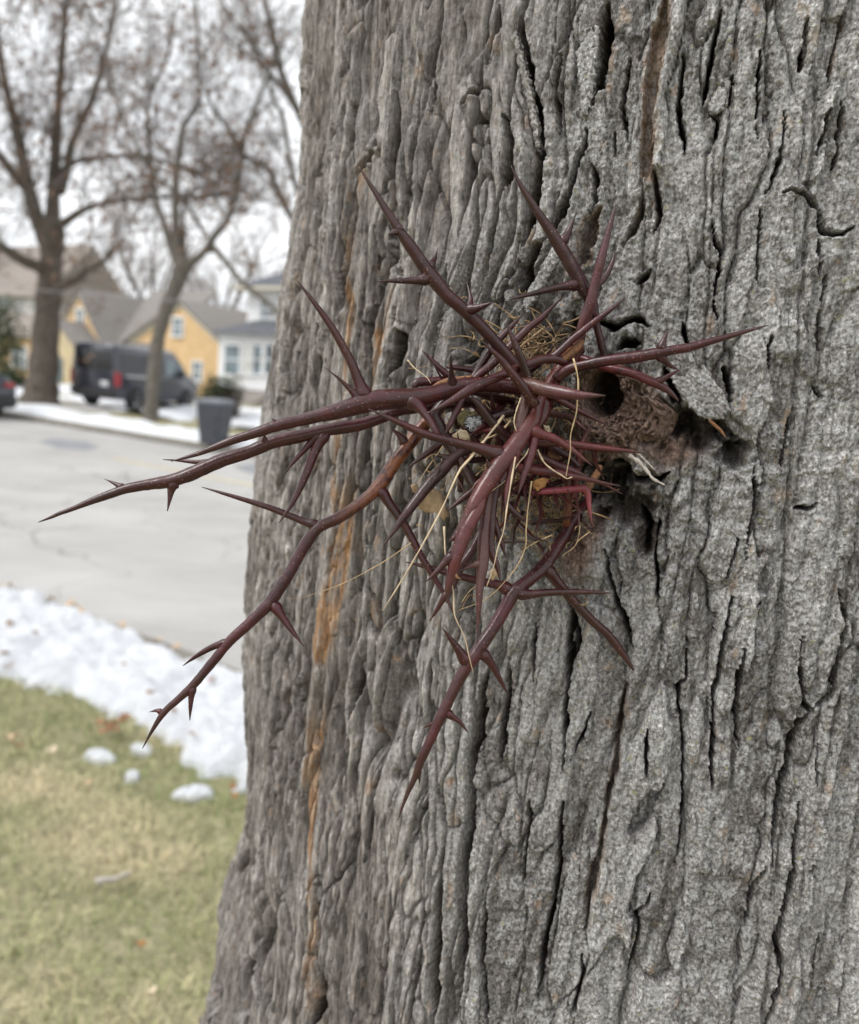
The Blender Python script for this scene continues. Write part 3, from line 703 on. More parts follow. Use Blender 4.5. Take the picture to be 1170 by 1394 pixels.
# second long thorn just beneath it, the one reaching farthest left
thorn('thorn', [(640,548,14),(580,553,16),(545,558,16),(521,568,16),(491,578,17),(460,583,18),(428,589,18),(400,595,19),(372,602,18),(338,615,18),(302,627,19),(269,641,19),(235,654,18),(200,660,15),(167,667,13),(130,680,10),(100,692,7),(81,699,5.5),(70,704,4.5),(52,711,1)],
      (37.5,36.4,35.6,35.0,34.6,34.3), [
  ([(170,667),(158,659),(141.5,651.7)], 8.5, 0.1),
  ([(240,655),(234,664),(231,680),(228,696)], [13,9,5,1], -0.2),
  ([(366,604),(361,600),(360,592)], 9, -0.4),
  ([(310,626),(273,629),(247,627),(222,625.5)], [9,7.5,5,1], 0.9),
  ([(436,588),(420,606),(404,624),(388,644)], [11,9,6,1], -0.3),
  ([(446,588),(431,610),(417,645),(400,682),(380,712)], [16,13,11,7,1], -0.7),
 ])
# long thorn curving down to the lower left
thorn('thorn', [(612,545,14),(596,558,17),(578,578,19),(557,604,19),(534,635,19),(515,663,19),(486,689,16.5),(460,705,16),(433,719,16.5),(412,748,15.5),(396,776,16),(380,802,17),(365,823,17),(340,848,15),(314,872,14),(288,903,12.5),(262,934,11.5),(243,952,10),(225,968,9),(210,990,6),(194,1019,1)],
      (38.2,37.2,36.3,35.8,35.4,35.2), [
  ([(436,717),(417,711),(399,704),(372,693),(345,684),(312,674),(275,663)], [14,10,9,8,6.5,4.5,1], 0.7),
  ([(513,668),(521,671),(532,688),(551,715),(577,763),(603,805),(616,830),(626,850)], [14,12.5,11.5,10.5,9.5,7,4,1], -0.8),
  ([(374,822),(383,838),(398,859),(414,880)], [17,11,7,1], -0.5),
  ([(312,874),(294,879),(276,888),(262,897),(249,906.5)], [10,9,8,5,1], 0.3),
  ([(264,932),(261,945),(259.5,962),(258.5,981)], [11,8,5,1], -0.2),
  ([(222,970),(214,967.5),(203,969.5)], 8, 0.2),
  ([(552,606),(548,597),(540,589),(532,582)], [10,9,5,1], -0.3),
 ], label='dark red thorn stained orange-brown at its upper end, curving to the lower left',
 stain=[(0,0.2),(0.08,1.0),(0.2,1.0),(0.3,0.5),(0.36,0.1),(0.45,0),(1,0)])
# thorn rising to the upper left
thorn('thorn_dark', [(738,548,15),(722,525,16),(701,496,16.5),(678,469,16.5),(649,438,17.5),(628,418,18.5),(611,404,19),(594,384,20),(580,366,20),(560,337,16.5),(539,307,13.5),(527,288,10.5),(514,266,8),(501,246,5),(489,226,1)],
      (37.2,36.4,35.6,35.0,34.8), [
  ([(583,378),(574,381),(550,382),(515,382.6)], [12,9,6.5,1], -0.5),
  ([(588,362),(592,352),(596,337)], 8.5, 0.5),
  ([(540,312),(545,311),(549,312)], 7, -0.2),
  ([(538,318),(535,317),(531,318)], 6, -0.4),
  ([(640,424),(641,406),(635,381)], 9, 0.5, 'thorn'),
  ([(634,420),(648,420),(659,416),(670,411.5)], [12,10,7,1], -0.8),
 ])
# thorn at top centre with three side spikes
thorn('thorn_dark', [(831,502,10),(823,485,10.5),(818,465,10.5),(813,445,10),(810,425,12),(806,409,15),(797,396,18),(787,377,19),(776,358,18.5),(766,341,18.5),(757,327,17),(748,312,14.5),(733,290,11.5),(717,265,9),(706,246,5.5),(696,225,1)],
      (37.0,36.4,36.0,35.5,35.2), [
  ([(765,332),(772,320),(778,306),(784.6,290)], [12,9.5,6,1], 0.0),
  ([(786,388),(776,388.5),(756,392),(735,397),(712,403),(692,408)], [13,10,9,7.5,5,1], -0.6),
  ([(804,396),(812,389),(825,376),(834,357),(836,348),(838,340)], [10,9.5,9,8,5,1], 0.3),
 ])
# mauve thorn standing upright beside it
thorn('thorn_mauve', [(782,492,13),(788,468,14),(793,446,15),(799,428,16),(805,413,16),(811,385,13.5),(817,359,12.5),(824,334,10),(830,310,8),(835,292,5),(838.5,278,1)],
      (36.6,35.8,35.2,35.0), [
  ([(800,424),(812,428),(822,434)], 7, 0.4)])
# fork at the amber joint: one spike up-right, one long spike left
thorn('thorn', [(744,492,11),(762,479,11),(778,463,10.5),(794,450,10),(815,434,8.5),(835,419,6),(852,404,1)], (35.6,35.3,35.0))
thorn('thorn', [(772,494,13),(757,489,12.5),(740,489,12.5),(722,494,12.5),(700,503,13),(680,512,13),(660,520,14),(641,530,14),(624,540,11),(603,552,6.5),(580.5,563.5,1)], (35.8,34.8,34.0,33.4))
# thorns behind, pointing up-right
thorn('thorn', [(630,532,12),(650,512,12),(665,500,12),(698,468,11.5),(720,446,10.5),(737,433,8.5),(752,418,5),(766,405,1)], (36.6,36.8,37.0))
thorn('thorn', [(636,522,11),(648,509,11),(662,485,12),(680,462,10),(697,444,7),(712,428,1)], (37.2,37.3,37.4))
# spikes standing off the centre
thorn('thorn_dark', [(723,527,13),(718,512,12.5),(711,492,11.5),(704,474,10),(696,455,6),(688.7,437,1)], (34.8,34.2,33.9))
thorn('thorn', [(729,552,14),(724,543,15),(716,532,14.5),(708,522,13),(697,508,12),(686,494,10),(673,480,6.5),(657,464,1)], (34.4,33.8,33.4))
thorn('thorn_mauve', [(700,522,13),(718,523,18),(742,530,21),(762,534,19),(781,537,15),(797,538,10),(803,538,8.5),(825,538.5,1)], (34.9,33.9,33.0,32.4), label='blunt mauve-brown thorn pointing right across the knot hole')
# main stem of the cluster, forking downwards
thorn('thorn_red', [(792,475,15),(777,482,18),(766,494,20),(761,507,20),(750,523,21),(744,545,21),(738,565,19),(722,590,18)], (37.2,36.6,36.0,35.6),
      label='reddish stem with an amber scale where the thorns fork', stain=[(0,1),(0.18,1),(0.3,0.2),(0.4,0),(1,0)])
M2 = thorn('thorn_red', [(741,537,8),(736,546,15),(731,556,19),(727,569,22),(717,583,23),(706,600,24),(693,618,25),(678,636,25),(666,654,24),(655,671,22),(645,688,19),(636,705,15),(627,720,12),(619,731,8),(611.5,738,2)],
      (35.4,34.6,34.0,33.5,33.3), [
  ([(690,620),(672,617),(656,611),(640,607),(604,598),(580,591),(562,583.5),(532,570),(502,556.7)], [22,18,13,12.5,12,11,9,6,1], -0.6, 'thorn'),
  ([(727,586),(736,591),(755,597),(781,613.5),(794,624),(807,634)], [14,12,11,9,5,1], -0.4, 'thorn_red'),
  ([(702,606),(698,625),(695,645),(690,668),(688,696)], [14,11,8.5,6,1], -0.7, 'thorn_red'),
  ([(680,636),(667,636),(663,625)], 9, -0.4, 'thorn'),
  ([(663,652),(652,655),(641,668)], 5, -0.3, 'thorn_red'),
 ], label='thick purple-red stem at the front of the cluster, dotted with pale specks')
thorn('thorn_red', [(668,650,15),(657,672,16),(651,692,18),(642,708,19.5),(633,725,20.5),(626,744,20),(620.5,760,18),(616,777,14),(612,792,11.5),(609,806,8),(606,820,2)], (33.9,33.4,33.2,33.2), [
  ([(614,752),(606,766),(594,779),(579.5,792.5)], [12,9.5,6.5,1], -0.2, 'thorn'),
  ([(609,806),(602,818),(594,832),(584.6,846)], [10,8,5.5,1], 0.2, 'thorn'),
  ([(618,778),(623,786),(628,788)], 5, 0.0, 'straw_brown'),
 ])
thorn('thorn_mauve', [(666,668,13),(664,684,14),(661,705,15),(659,728,15.5),(658,750,17),(657,768,17),(655,788,13),(653,807,10.5),(652,830,7),(650.5,852,4),(650,875,1)], (34.4,33.8,33.4,33.3), [
  ([(655,768),(645,769.5),(636,773),(627,777)], [10,7,4,1], -0.2),
 ])
thorn('thorn', [(676,655,13),(672,680,13),(669,710,13),(667,742,13),(671,757,11),(677,770,8),(682.6,796,1)], (35.0,34.6,34.4))
thorn('thorn', [(672,705,11),(677,722,9.5),(683,740,7),(689,760,1)], (35.0,34.9))
thorn('thorn', [(664,700,13),(654,728,13.5),(642,751,13),(630,768,13),(622,786,10),(614,806,6),(608,822,1)], (35.0,34.6,34.4))
# inner spikes
thorn('thorn_red', [(733,585,12),(728,597,13),(723,617,12.5),(717,638,10.5),(711,657,7),(705,675,1)], (34.8,34.5,34.2))
thorn('thorn_red', [(722,600,11),(735,603,11),(758,603,11),(781,604.5,10.5),(806,608,9.5),(832,611,7.5),(857,614,5),(880,617.5,1)], (35.6,35.3,35.0))
thorn('thorn_mauve', [(720,612,11),(742,625,11.5),(760,633,11),(778,640,10.5),(792,646,7),(806,652,1)], (36.0,35.9))
thorn('thorn_red', [(700,637,12),(717,638,12),(736,641,12),(755,643,11.5),(777,648,10),(799,652,7.5),(822,657,4.5),(846,662,1)], (35.6,35.4,35.2), [
  ([(800,653),(824,660),(849,673)], [5,4,1], 0.2)])
thorn('thorn_bright', [(722,671,8),(740,669,9.5),(768,667,9.5),(788,665,10),(798,666,12),(801,674,9),(802,684,7),(804,699,5),(806,710,3),(809,719,1)], (36.2,36.0,35.9), [
  ([(798,668),(806,655),(813,645),(818,634)], [11,10,10,7], 0.3, 'resin')], label='bright red thorn that bends sharply down')
thorn('thorn', [(746,536,9),(763,545.5,9),(778,553,8.5),(794,561,7.5),(812,571,5),(829.7,580,1)], (35.6,35.5,35.5))
thorn('thorn_red', [(780,680,11),(785,650,10.5),(789,622,9.5),(794,600,8),(800,588,5.5),(807,574,1)], (37.4,37.0,36.6))
thorn('thorn_mauve', [(776,650,11),(774,676,12),(772,705,12),(772,740,13)], (37.4,37.6,40.0), stain=[(0,0.3),(1,0.9)])
thorn('thorn_dark', [(614,538,14),(598,555,14),(592,565,15),(598,577,15),(608,596,15),(619,614,15),(632,637,14.5),(644.6,660,13),(652,676,10)], (36.6,36.3,36.0), label='dark purple stem running down behind the front spikes')
thorn('thorn_dark', [(640,612,12),(628,616,14),(616,625,16),(603,640,16.5),(588,655,16.5),(572,675,15),(557,694,13),(542,715,9),(522,743,1)], (36.4,35.6,35.0,34.8), [
  ([(606,622),(598,620),(588,627)], 6, -0.3), ([(588,655),(597,641),(604,622)], 6, -0.3)])
thorn('thorn', [(622,592,11),(612,597,11.5),(600,604,12),(587,613,10),(572,624,7),(556,636,1)], (36.6,36.3,36.0))
thorn('thorn_dark', [(700,606,13),(686,591,13.5),(675,579,13),(665,568,12),(650,548,9),(639.5,539,1)], (35.6,35.0,34.6))
thorn('thorn', [(660,660,12),(645,668,11),(627,681,8),(608.7,696,1)], (35.2,35.0))
thorn('thorn', [(648,512,8),(630,518,11),(609,517,11),(590,519,12),(572,520,13),(565,523,12),(566,530,9)], (37.4,37.0,36.8), label='broken thorn stub with a blunt end')
thorn('thorn', [(612,512,10),(600,502,9),(588,490,6),(575,477,1)], (36.8,36.6))
thorn('thorn', [(655,508,9),(640,503,8.5),(619,500,7.5),(608,499,5)], (37.4,37.2))
thorn('thorn_mauve', [(632,540,8),(624,556,8.5),(617,568,8.5),(611,582,7),(606,592,1)], (36.0,35.9))
thorn('thorn_mauve', [(716,538,14),(714,552,14),(710,572,14.5),(706,590,14),(701,606,13)], (34.9,34.6))
thorn('thorn', [(688,684,11),(697,694,9),(709,704,7),(724,714,1)], (34.8,34.7))
thorn('thorn', [(664,690,12),(676,668,13),(690,652,14),(700,634,14)], (35.4,35.2))
thorn('thorn_dark', [(700,560,12),(680,566,12),(662,572,11),(640,580,9),(624,588,5)], (36.6,36.6))
thorn('thorn_dark', [(742,604,10),(757,612,10),(775,622,9),(790,636,6)], (36.4,36.4))
# thorns reaching right over the knot
thorn('thorn', [(757,517,15),(766,508,15),(778,501,14.5),(794,497,14.5),(812,493,15),(832,490,15.5),(858,487,16),(884,483,16),(901,480,15),(920,476,13),(941,472,12),(966,465,10),(992,458,8),(1020,450,5),(1048,442,1)],
      (35.8,34.8,34.0,33.4,33.0), [
  ([(899,481),(901,472),(905,461),(909.7,448.5)], [15,10,6,1], -0.2),
  ([(896,484),(904,489),(912,497),(924.6,503.5)], [13,9,6,1], 0.3),
 ])
thorn('thorn_red', [(776,484,11),(797,489,11),(813,496,11),(830,501,11.5),(848,505,12),(866,510,12),(884,518,12),(896,523,12),(909,531,9),(917,538,6),(924.6,546,1.5)],
      (36.8,35.8,35.0,34.8), [([(893,520),(903,516),(914,509.5),(927,503)], [10,7.5,5,1], -0.5)])
thorn('resin', [(966,572,5),(975,580,4.5),(983,588,4),(989,596,1)], (35.4,35.2), seg=8)
# lowest thorn
thorn('thorn', [(802,684,15),(794,692,15),(784,704,15),(775,718,15),(769,730,16),(760,742,17.5),(751,757,18),(741,771,18),(727,784,17.5),(711,797,18),(700,807,20),(690,824,18.5),(674,851,17.5),(658,875,18.5),(643,897,19),(632,914,16),(621,934,15.5),(609,959,15),(597,983,14.5),(586,1008,13),(575,1032,12),(566,1056,9),(557,1076,6.5),(549,1096,4),(542,1117,1)],
      (39.4,37.0,36.2,35.9,35.9), [
  ([(698,804),(680,797),(662,793),(643,789),(622,783),(603,778),(578,771),(552,765)], [17,13,11,10.5,9.5,8,5.5,1], 0.2),
  ([(704,808),(720,809),(742,807),(766,806),(800,806),(834,807.5)], [16,11,10,8.5,6,1], -0.3),
  ([(742,768),(748,778),(766,801),(782,819),(797,835),(812,850),(828,864),(848,890),(868,920)], [17,15,14,13,12.5,12,11.5,7,1], 0.6),
  ([(640,908),(632,897),(624,884),(613,869),(602.5,855)], [16,14,10,6,1], -0.7),
  ([(655,886),(664,897),(675,914),(684,931),(692,946)], [16,12,9,6,1], 0.5),
  ([(609,968),(616,976),(627,984),(638,998)], [11,7.5,5,1], 0.1),
  ([(596,984),(585,987),(575,992.5)], 6, 0.4),
  ([(569,1048),(571,1058),(571.7,1069)], 7, 0.1),
 ])
# amber bark scale still clinging to the joint
thorn('resin', [(757,495,5),(766,489,10),(776,483,12),(786,473,11),(795,463,5)], (35.7,35.6), seg=10)
thorn('resin', [(588,527,3),(600,522,8),(616,517,9),(632,515,7),(644,512,3)], (36.2,36.0), seg=10)

# short spines packed behind and between the larger ones
rr = random.Random(44)
for k in range(30):
    x = rr.gauss(695, 36); y = rr.gauss(585, 48); a = rr.uniform(0, 2*math.pi); L = rr.uniform(45, 95)
    d0 = min(37.2, surf_depth(x, y)*100-0.2); d1 = d0-rr.uniform(0.8, 1.8); w = rr.uniform(8, 12)
    ex, ey = x+L*math.cos(a), y+L*math.sin(a)
    if ey > 780 or ey < 455 or ex < 560: continue
    b = rr.uniform(-9, 9); mx_, my_ = (x+ex)/2-b*math.sin(a), (y+ey)/2+b*math.cos(a)
    thorn(rr.choice(['thorn', 'thorn', 'thorn_dark', 'thorn_red', 'thorn_mauve']), [(x, y, w), ((x+mx_)/2, (y+my_)/2, w*0.92), (mx_, my_, w*0.72), ((ex+mx_)/2, (ey+my_)/2, w*0.4), (ex, ey, 1)], (d0+0.8, d0-0.3, d1))
for k in range(34):
    x = rr.gauss(728, 34); y = rr.gauss(648, 44); a = rr.uniform(0, 2*math.pi); L = rr.uniform(38, 78)
    d0 = min(37.0, surf_depth(x, y)*100-0.3); d1 = d0-rr.uniform(0.6, 2.2); w = rr.uniform(5.5, 9)
    ex, ey = x+L*math.cos(a), y+L*math.sin(a)
    if ey > 770 or ey < 500 or ex > 830 or ex < 600: continue
    b = rr.uniform(-6, 6); mx_, my_ = (x+ex)/2-b*math.sin(a), (y+ey)/2+b*math.cos(a)
    thorn(rr.choice(['thorn', 'thorn_red', 'thorn_dark', 'thorn_red', 'thorn_mauve']), [(x, y, w), ((x+mx_)/2, (y+my_)/2, w*0.9), (mx_, my_, w*0.68), ((ex+mx_)/2, (ey+my_)/2, w*0.36), (ex, ey, 1)], (d0+0.8, d0-0.3, d1))
# ------------------------------------------------------------------ straws, dead leaves and fluff caught in the thorns
def straw(mat, pts, depth, w, label, cat='straw', group='dry straws caught in the thorns', name='dry_straw'):
    P = np.array(pts, float); cum = np.concatenate([[0], np.cumsum(np.linalg.norm(np.diff(P, axis=0), axis=1))]); cum /= cum[-1]
    dd = np.interp(cum, np.linspace(0, 1, len(depth)), np.array(depth)/100.0)
    r_ = random.Random(int(P[0, 0]*3+P[0, 1])); jit = np.array([[r_.gauss(0, 1.5), r_.gauss(0, 1.0)] for _ in P]); jit[0] = 0; P = P+jit
    Q = resample(catmull(np.column_stack([P, dd]), 8), 28); kk = r_.randint(8, 20); Q[kk:, 0] += np.arange(28-kk)*r_.uniform(-0.28, 0.28); W = world_pts(Q); t = np.linspace(0, 1, 28)
    mb = MB(); mb.tube(W, w*0.40*0.345/FPX*(1-0.55*t)*(1+0.22*np.sin(t*23+P[0, 0])+0.15*np.sin(t*51+P[0, 1])), 7, rough=0.15, seed=int(P[0, 0]))
    o = mb.build(name, MT[mat]); tag(o, label, cat, group); return o
straw('straw_pale', [(686,566),(670,587),(640,622),(625,642),(597,699),(564,763),(541,803),(523,833)], (35.2,33.4,33.0,33.4), 4.2, 'longest pale straw slanting from the middle of the thorns down to the lower left')
straw('straw_pale', [(605,717),(607,760),(614,804),(623,838),(633,868),(642,893),(651,914)], (34.0,33.4,33.2,33.6), 3.4, 'pale straw hanging below the thorns, its tip crossing the lowest thorn')
straw('straw_pale', [(702,622),(699,650),(691,691),(684,722),(679,743),(672,772),(667,797)], (33.4,33.0,33.2), 3.0, 'pale straw hanging straight down in front of the middle spikes')
straw('straw', [(724,655),(720,690),(716,722),(713,743),(705,768),(692,786),(676,805),(659,817),(640,826),(626,831)], (34.8,34.4,34.4), 2.8, 'tan straw curving in an arc from the cluster down to the left')
straw('straw', [(781,488),(786,506),(787,523),(785,545),(783.5,564),(779,592),(776,615),(773,635),(772,651)], (34.4,34.0,34.2), 3.4, 'tan straw hanging in front of the knot hole')
straw('straw_pale', [(732,612),(740,628),(750,638),(761,648),(771,652),(777,650)], (34.8,34.6), 4.0, 'short bent pale straw right of the thick front stem')
straw('straw', [(560,739),(523,765),(485,785),(458,798),(433,807),(410,813),(386,815)], (36.0,36.2,36.6), 2.0, 'thin straw reaching left to the lower left thorn')
straw('straw_pale', [(555,490),(566,502),(579,513),(588,522)], (36.4,36.0), 3.0, 'short pale straw poking out at the upper left of the cluster')
straw('straw', [(604,606),(595,617),(586,630),(577,645),(569,661)], (35.8,35.8), 2.4, 'short straw beside the dark spike left of the cluster')
straw('straw_pale', [(726,600),(716,618),(709,630),(692,652),(673,670)], (34.6,34.0), 3.2, 'pale straw crossing under the thick front stem')
straw('straw_pale', [(710,541),(703,558),(700,574),(702,588)], (34.4,34.4), 3.0, 'short upright pale straw beside the blunt mauve thorn')
straw('straw', [(752,728),(732,738),(713,748),(700,758)], (36.0,35.8), 2.6, 'straw lying above the lowest thorn')
straw('straw', [(803,724),(790,735),(778,746),(766,758)], (36.2,36.2), 2.2, 'straw crossing the brown decayed wood below the knot')
straw('straw', [(790,714),(788,728),(783,742)], (36.4,36.4), 1.8, 'tiny straw beside the brown decayed wood')
straw('straw', [(696,572),(680,588),(664,600),(648,612),(640,628)], (35.6,35.2), 4.0, 'thick short straw in the middle of the cluster')
straw('straw_brown', [(704,478),(722,462),(738,450),(752,440)], (37.0,37.2), 3.0, 'brown straw tucked under the upper thorns')
straw('straw', [(692,497),(710,474),(724,458),(740,444)], (37.6,37.6), 5.0, 'broad tan straw behind the upper thorns')
straw('straw_brown', [(657,820),(642,812),(630,826),(624,834)], (35.0,35.0), 1.8, 'thin brown stalk by the hanging straw')
straw('straw', [(665,770),(652,792),(640,806),(630,820)], (35.4,35.2), 2.0, 'thin straw behind the downward spikes')
straw('greywood', [(857,620),(868,631),(880,642),(892,652),(904,661)], (35.6,35.2), 8.5, 'pale grey splinter of wood lying below the knot', 'splinter', None, 'wood_splinter')
straw('greywood', [(868,616),(880,628),(893,640)], (35.9,35.8), 5.0, 'thin grey splinter just above the larger splinter below the knot', 'splinter', None, 'wood_splinter')

def flake(name, mat, outline, depth, tilt, label, cat, group=None, thick=0.0004):
    """a curled dead leaf fragment: outline in pixels, curled in depth, given real thickness"""
    P = np.array(outline, float); c = P.mean(0); ring = []
    for k in range(len(P)):
        a, b = P[k], P[(k+1) % len(P)]
        for t in (0, 0.5): ring.append(a*(1-t)+b*t)
    ring = np.array(ring); n = len(ring); rr = random.Random(int(P[0, 0]))
    ring = c+(ring-c)*(1+np.array([rr.uniform(-0.08, 0.08) for _ in range(n)]))[:, None]
    layers = [ring, c+(ring-c)*0.66, c+(ring-c)*0.33]
    vs = []
    for L in layers:
        for q in L:
            r = (q-c); cur = (r[0]*tilt[0]+r[1]*tilt[1])/1000+0.00009*(r[0]*tilt[1]-r[1]*tilt[0])**2/10
            vs.append(at(q[0], q[1], depth/100+cur*0.35+rr.uniform(-1, 1)*0.0007))
    vs.append(at(c[0], c[1], depth/100-0.001))
    fs = [(l*n+k, l*n+(k+1) % n, (l+1)*n+(k+1) % n, (l+1)*n+k) for l in (0, 1) for k in range(n)]+[(2*n+k, 2*n+(k+1) % n, 3*n) for k in range(n)]
    mb = MB(); mb.add(vs, fs); o = mb.build(name, MT[mat]); tag(o, label, cat, group)
    s = o.modifiers.new('thickness', 'SOLIDIFY'); s.thickness = thick; return o
g = 'dead leaf scraps caught in the thorns'
flake('dead_leaf', 'leaf_tan', [(568,672),(576,663),(592,664),(601,672),(606,688),(611,702),(604,708),(594,698),(580,698),(570,692)], 36.4, (0.5, 0.3), 'tan dead leaf with torn edge caught left of the thorn cluster', 'leaf', g)
flake('dead_leaf', 'leaf_pale', [(615,592),(627,584),(636,586),(641,596),(634,602),(622,602)], 36.2, (0.2, 0.6), 'small pale square leaf scrap in the middle of the cluster', 'leaf', g)
flake('dead_leaf', 'leaf_orange', [(727,655),(738,650),(747,652),(742,662),(732,668),(726,664)], 35.6, (0.4, 0.4), 'small orange leaf scrap right of the thick front stem', 'leaf', g)
flake('dead_leaf', 'leaf_olive', [(622,568),(632,558),(644,562),(652,556),(648,572),(636,580),(624,578)], 36.8, (0.6, 0.2), 'olive brown curled leaf scrap under the long upper left thorn', 'leaf', g)
flake('dead_leaf', 'leaf_pale', [(740,578),(748,580),(752,592),(744,596)], 35.8, (0.3, 0.6), 'tiny pale leaf scrap right of the blunt mauve thorn', 'leaf', g)
flake('dead_leaf', 'leaf_tan', [(560,660),(568,658),(570,672),(562,670)], 36.5, (0.3, 0.3), 'tiny tan leaf scrap at the far left of the cluster', 'leaf', g)
flake('dead_leaf', 'leaf_tan', [(666,778),(676,772),(680,784),(670,790)], 35.8, (0.3, 0.3), 'tiny tan leaf scrap among the downward spikes', 'leaf', g)
flake('dead_leaf', 'leaf_brown', [(745,610),(762,606),(770,618),(758,628),(746,622)], 36.8, (0.3, 0.5), 'dull brown leaf scrap behind the right hand spikes', 'leaf', g)
flake('dead_leaf', 'leaf_brown', [(600,530),(620,524),(640,528),(628,536),(608,540)], 36.6, (0.3, 0.5), 'brown leaf scrap lying on the long upper left thorn', 'leaf', g)
# tuft of white fluff
rr = random.Random(3); mb = MB(); cpt = at(645, 577, 0.366)
for k in range(120):
    a = np.array([rr.gauss(0, 1), rr.gauss(0, 1), rr.gauss(0, 1)]); a /= np.linalg.norm(a); b = np.cross(a, (0.3, 0.5, 0.8)); 
    p0 = cpt+a*0.0014; p1 = cpt+a*rr.uniform(0.002, 0.0042)+b*0.001; p2 = cpt+a*rr.uniform(0.002, 0.0045)+b*0.003
    mb.tube([p0, p1, p2], [0.0005, 0.0004, 0.00015], 5)
tag(mb.build('fluff_tuft', MT['fluff']), 'small tuft of white fluff stuck in the middle of the thorns', 'fluff')
# fine fibres and crumbs packed between the thorn bases: nobody could count them
rr = random.Random(5); mb = MB()
for k in range(900):
    x = rr.gauss(700, 45); y = rr.gauss(590, 62)
    if k % 6 == 0: x, y = rr.gauss(730, 18), rr.gauss(470, 16)
    if k % 5 == 0: x, y = rr.gauss(745, 22), rr.gauss(690, 28)
    d = surf_depth(x, y)-rr.uniform(0.000, 0.016)
    a = rr.uniform(0, 6.28); L = rr.uniform(5, 20) if k % 4 else rr.uniform(25, 60); cu = rr.uniform(-0.9, 0.9) if k % 4 else rr.uniform(-0.25, 0.25); P = []
    for j in range(6):
        P.append(at(x, y, d+rr.uniform(-0.001, 0.001))); a += cu; x += L/5*math.cos(a); y += L/5*math.sin(a)
    mb.tube(catmull(P, 3), [rr.uniform(0.00012, 0.00042)]*16, 4, cap=False)
for k in range(260):
    x = rr.gauss(700, 48); y = rr.gauss(600, 66); d = surf_depth(x, y)-rr.uniform(0, 0.006); c = at(x, y, d); r = rr.uniform(0.0008, 0.0026)
    vs = [c+np.array([rr.uniform(-1, 1), rr.uniform(-1, 1), rr.uniform(-1, 1)])*r for _ in range(4)]
    mb.add(vs, [(0,1,2),(0,2,3),(0,3,1),(1,3,2)], False)
tag(mb.build('plant_litter', MT['litter']), 'brown fibres and crumbs packed between the thorn bases', 'litter', kind='stuff')
# ------------------------------------------------------------------ setting: ground, street, lawn, snow
MT['road'] = None
def road_material():
    t = NT('pale_worn_street'); v = t.coord()
    a = t.noise(v, 0.5, 5, 0.6); b = t.noise(v, 60, 4, 0.6); st = t.noise(t.coord((0.5, 1.1, 1)), 0.9, 5, 0.6)
    c = t.ramp(a, [(0.3, (0.31, 0.302, 0.29)), (0.7, (0.40, 0.392, 0.38))])
    c = t.mix(0.75, c, t.ramp(st, [(0.3, (0.78, 0.76, 0.74)), (0.62, (1.05, 1.05, 1.05))]), 'MULTIPLY')
    c = t.mix(0.6, c, t.ramp(b, [(0.3, (0.7, 0.7, 0.7)), (0.7, (1.25, 1.25, 1.25))]), 'MULTIPLY')
    wv_ = t.n('ShaderNodeTexNoise'); wv_.inputs['Scale'].default_value = 1.3; wv_.inputs['Detail'].default_value = 6; t.L(v, wv_.inputs['Vector'])
    va = t.n('ShaderNodeVectorMath', operation='ADD'); t.L(v, va.inputs[0]); t.L(wv_.outputs['Color'], va.inputs[1])
    cr = t.ramp(t.voro(va.outputs[0], 0.7, 'Distance', 'DISTANCE_TO_EDGE'), [(0.0, 1.0), (0.014, 0.0)])
    c = t.mix(t.math('MULTIPLY', cr, t.ramp(t.noise(v, 0.35, 4), [(0.42, 0.1), (0.6, 0.8)])), c, (0.13, 0.12, 0.11))
    return t.fin(c, 0.9, t.bump(b, 0.004, 0.6), 0.25)
MT['road'] = road_material()
MT['patch'] = simple('asphalt_repair', (0.20, 0.205, 0.215), 0.85, 0.2, 8)
MT['yellow_paint'] = simple('worn_yellow_paint', (0.46, 0.39, 0.24), 0.85, 0.2, 9)
MT['concrete'] = simple('concrete', (0.40, 0.385, 0.36), 0.9, 0.15, 5, bump=0.002)
MT['kerb'] = simple('kerb_concrete', (0.17, 0.155, 0.135), 0.9, 0.25, 6, bump=0.002)
MT['soil'] = simple('bare_soil', (0.17, 0.145, 0.11), 0.95, 0.3, 4)
def lawn_material():
    t = NT('dormant_lawn'); v = t.coord()
    a = t.noise(v, 1.6, 5, 0.6); b = t.noise(v, 28, 5, 0.65)
    c = t.ramp(a, [(0.32, (0.17, 0.18, 0.09)), (0.5, (0.27, 0.25, 0.16)), (0.68, (0.37, 0.33, 0.225))])
    c = t.mix(0.8, c, t.ramp(b, [(0.3, (0.5, 0.5, 0.48)), (0.7, (1.4, 1.38, 1.3))]), 'MULTIPLY')
    return t.fin(c, 0.95, t.bump(b, 0.02, 0.6), 0.1)
MT['lawn'] = lawn_material()
def snow_material():
    t = NT('old_snow'); v = t.coord(); b = t.noise(v, 45, 5, 0.65); g = t.noise(v, 6, 4, 0.6)
    c = t.ramp(g, [(0.28, (0.58, 0.592, 0.62)), (0.5, (0.70, 0.715, 0.742)), (0.7, (0.77, 0.783, 0.805))])
    return t.fin(c, 0.75, t.bump(b, 0.03, 1.0), 0.2)
MT['snow'] = snow_material()

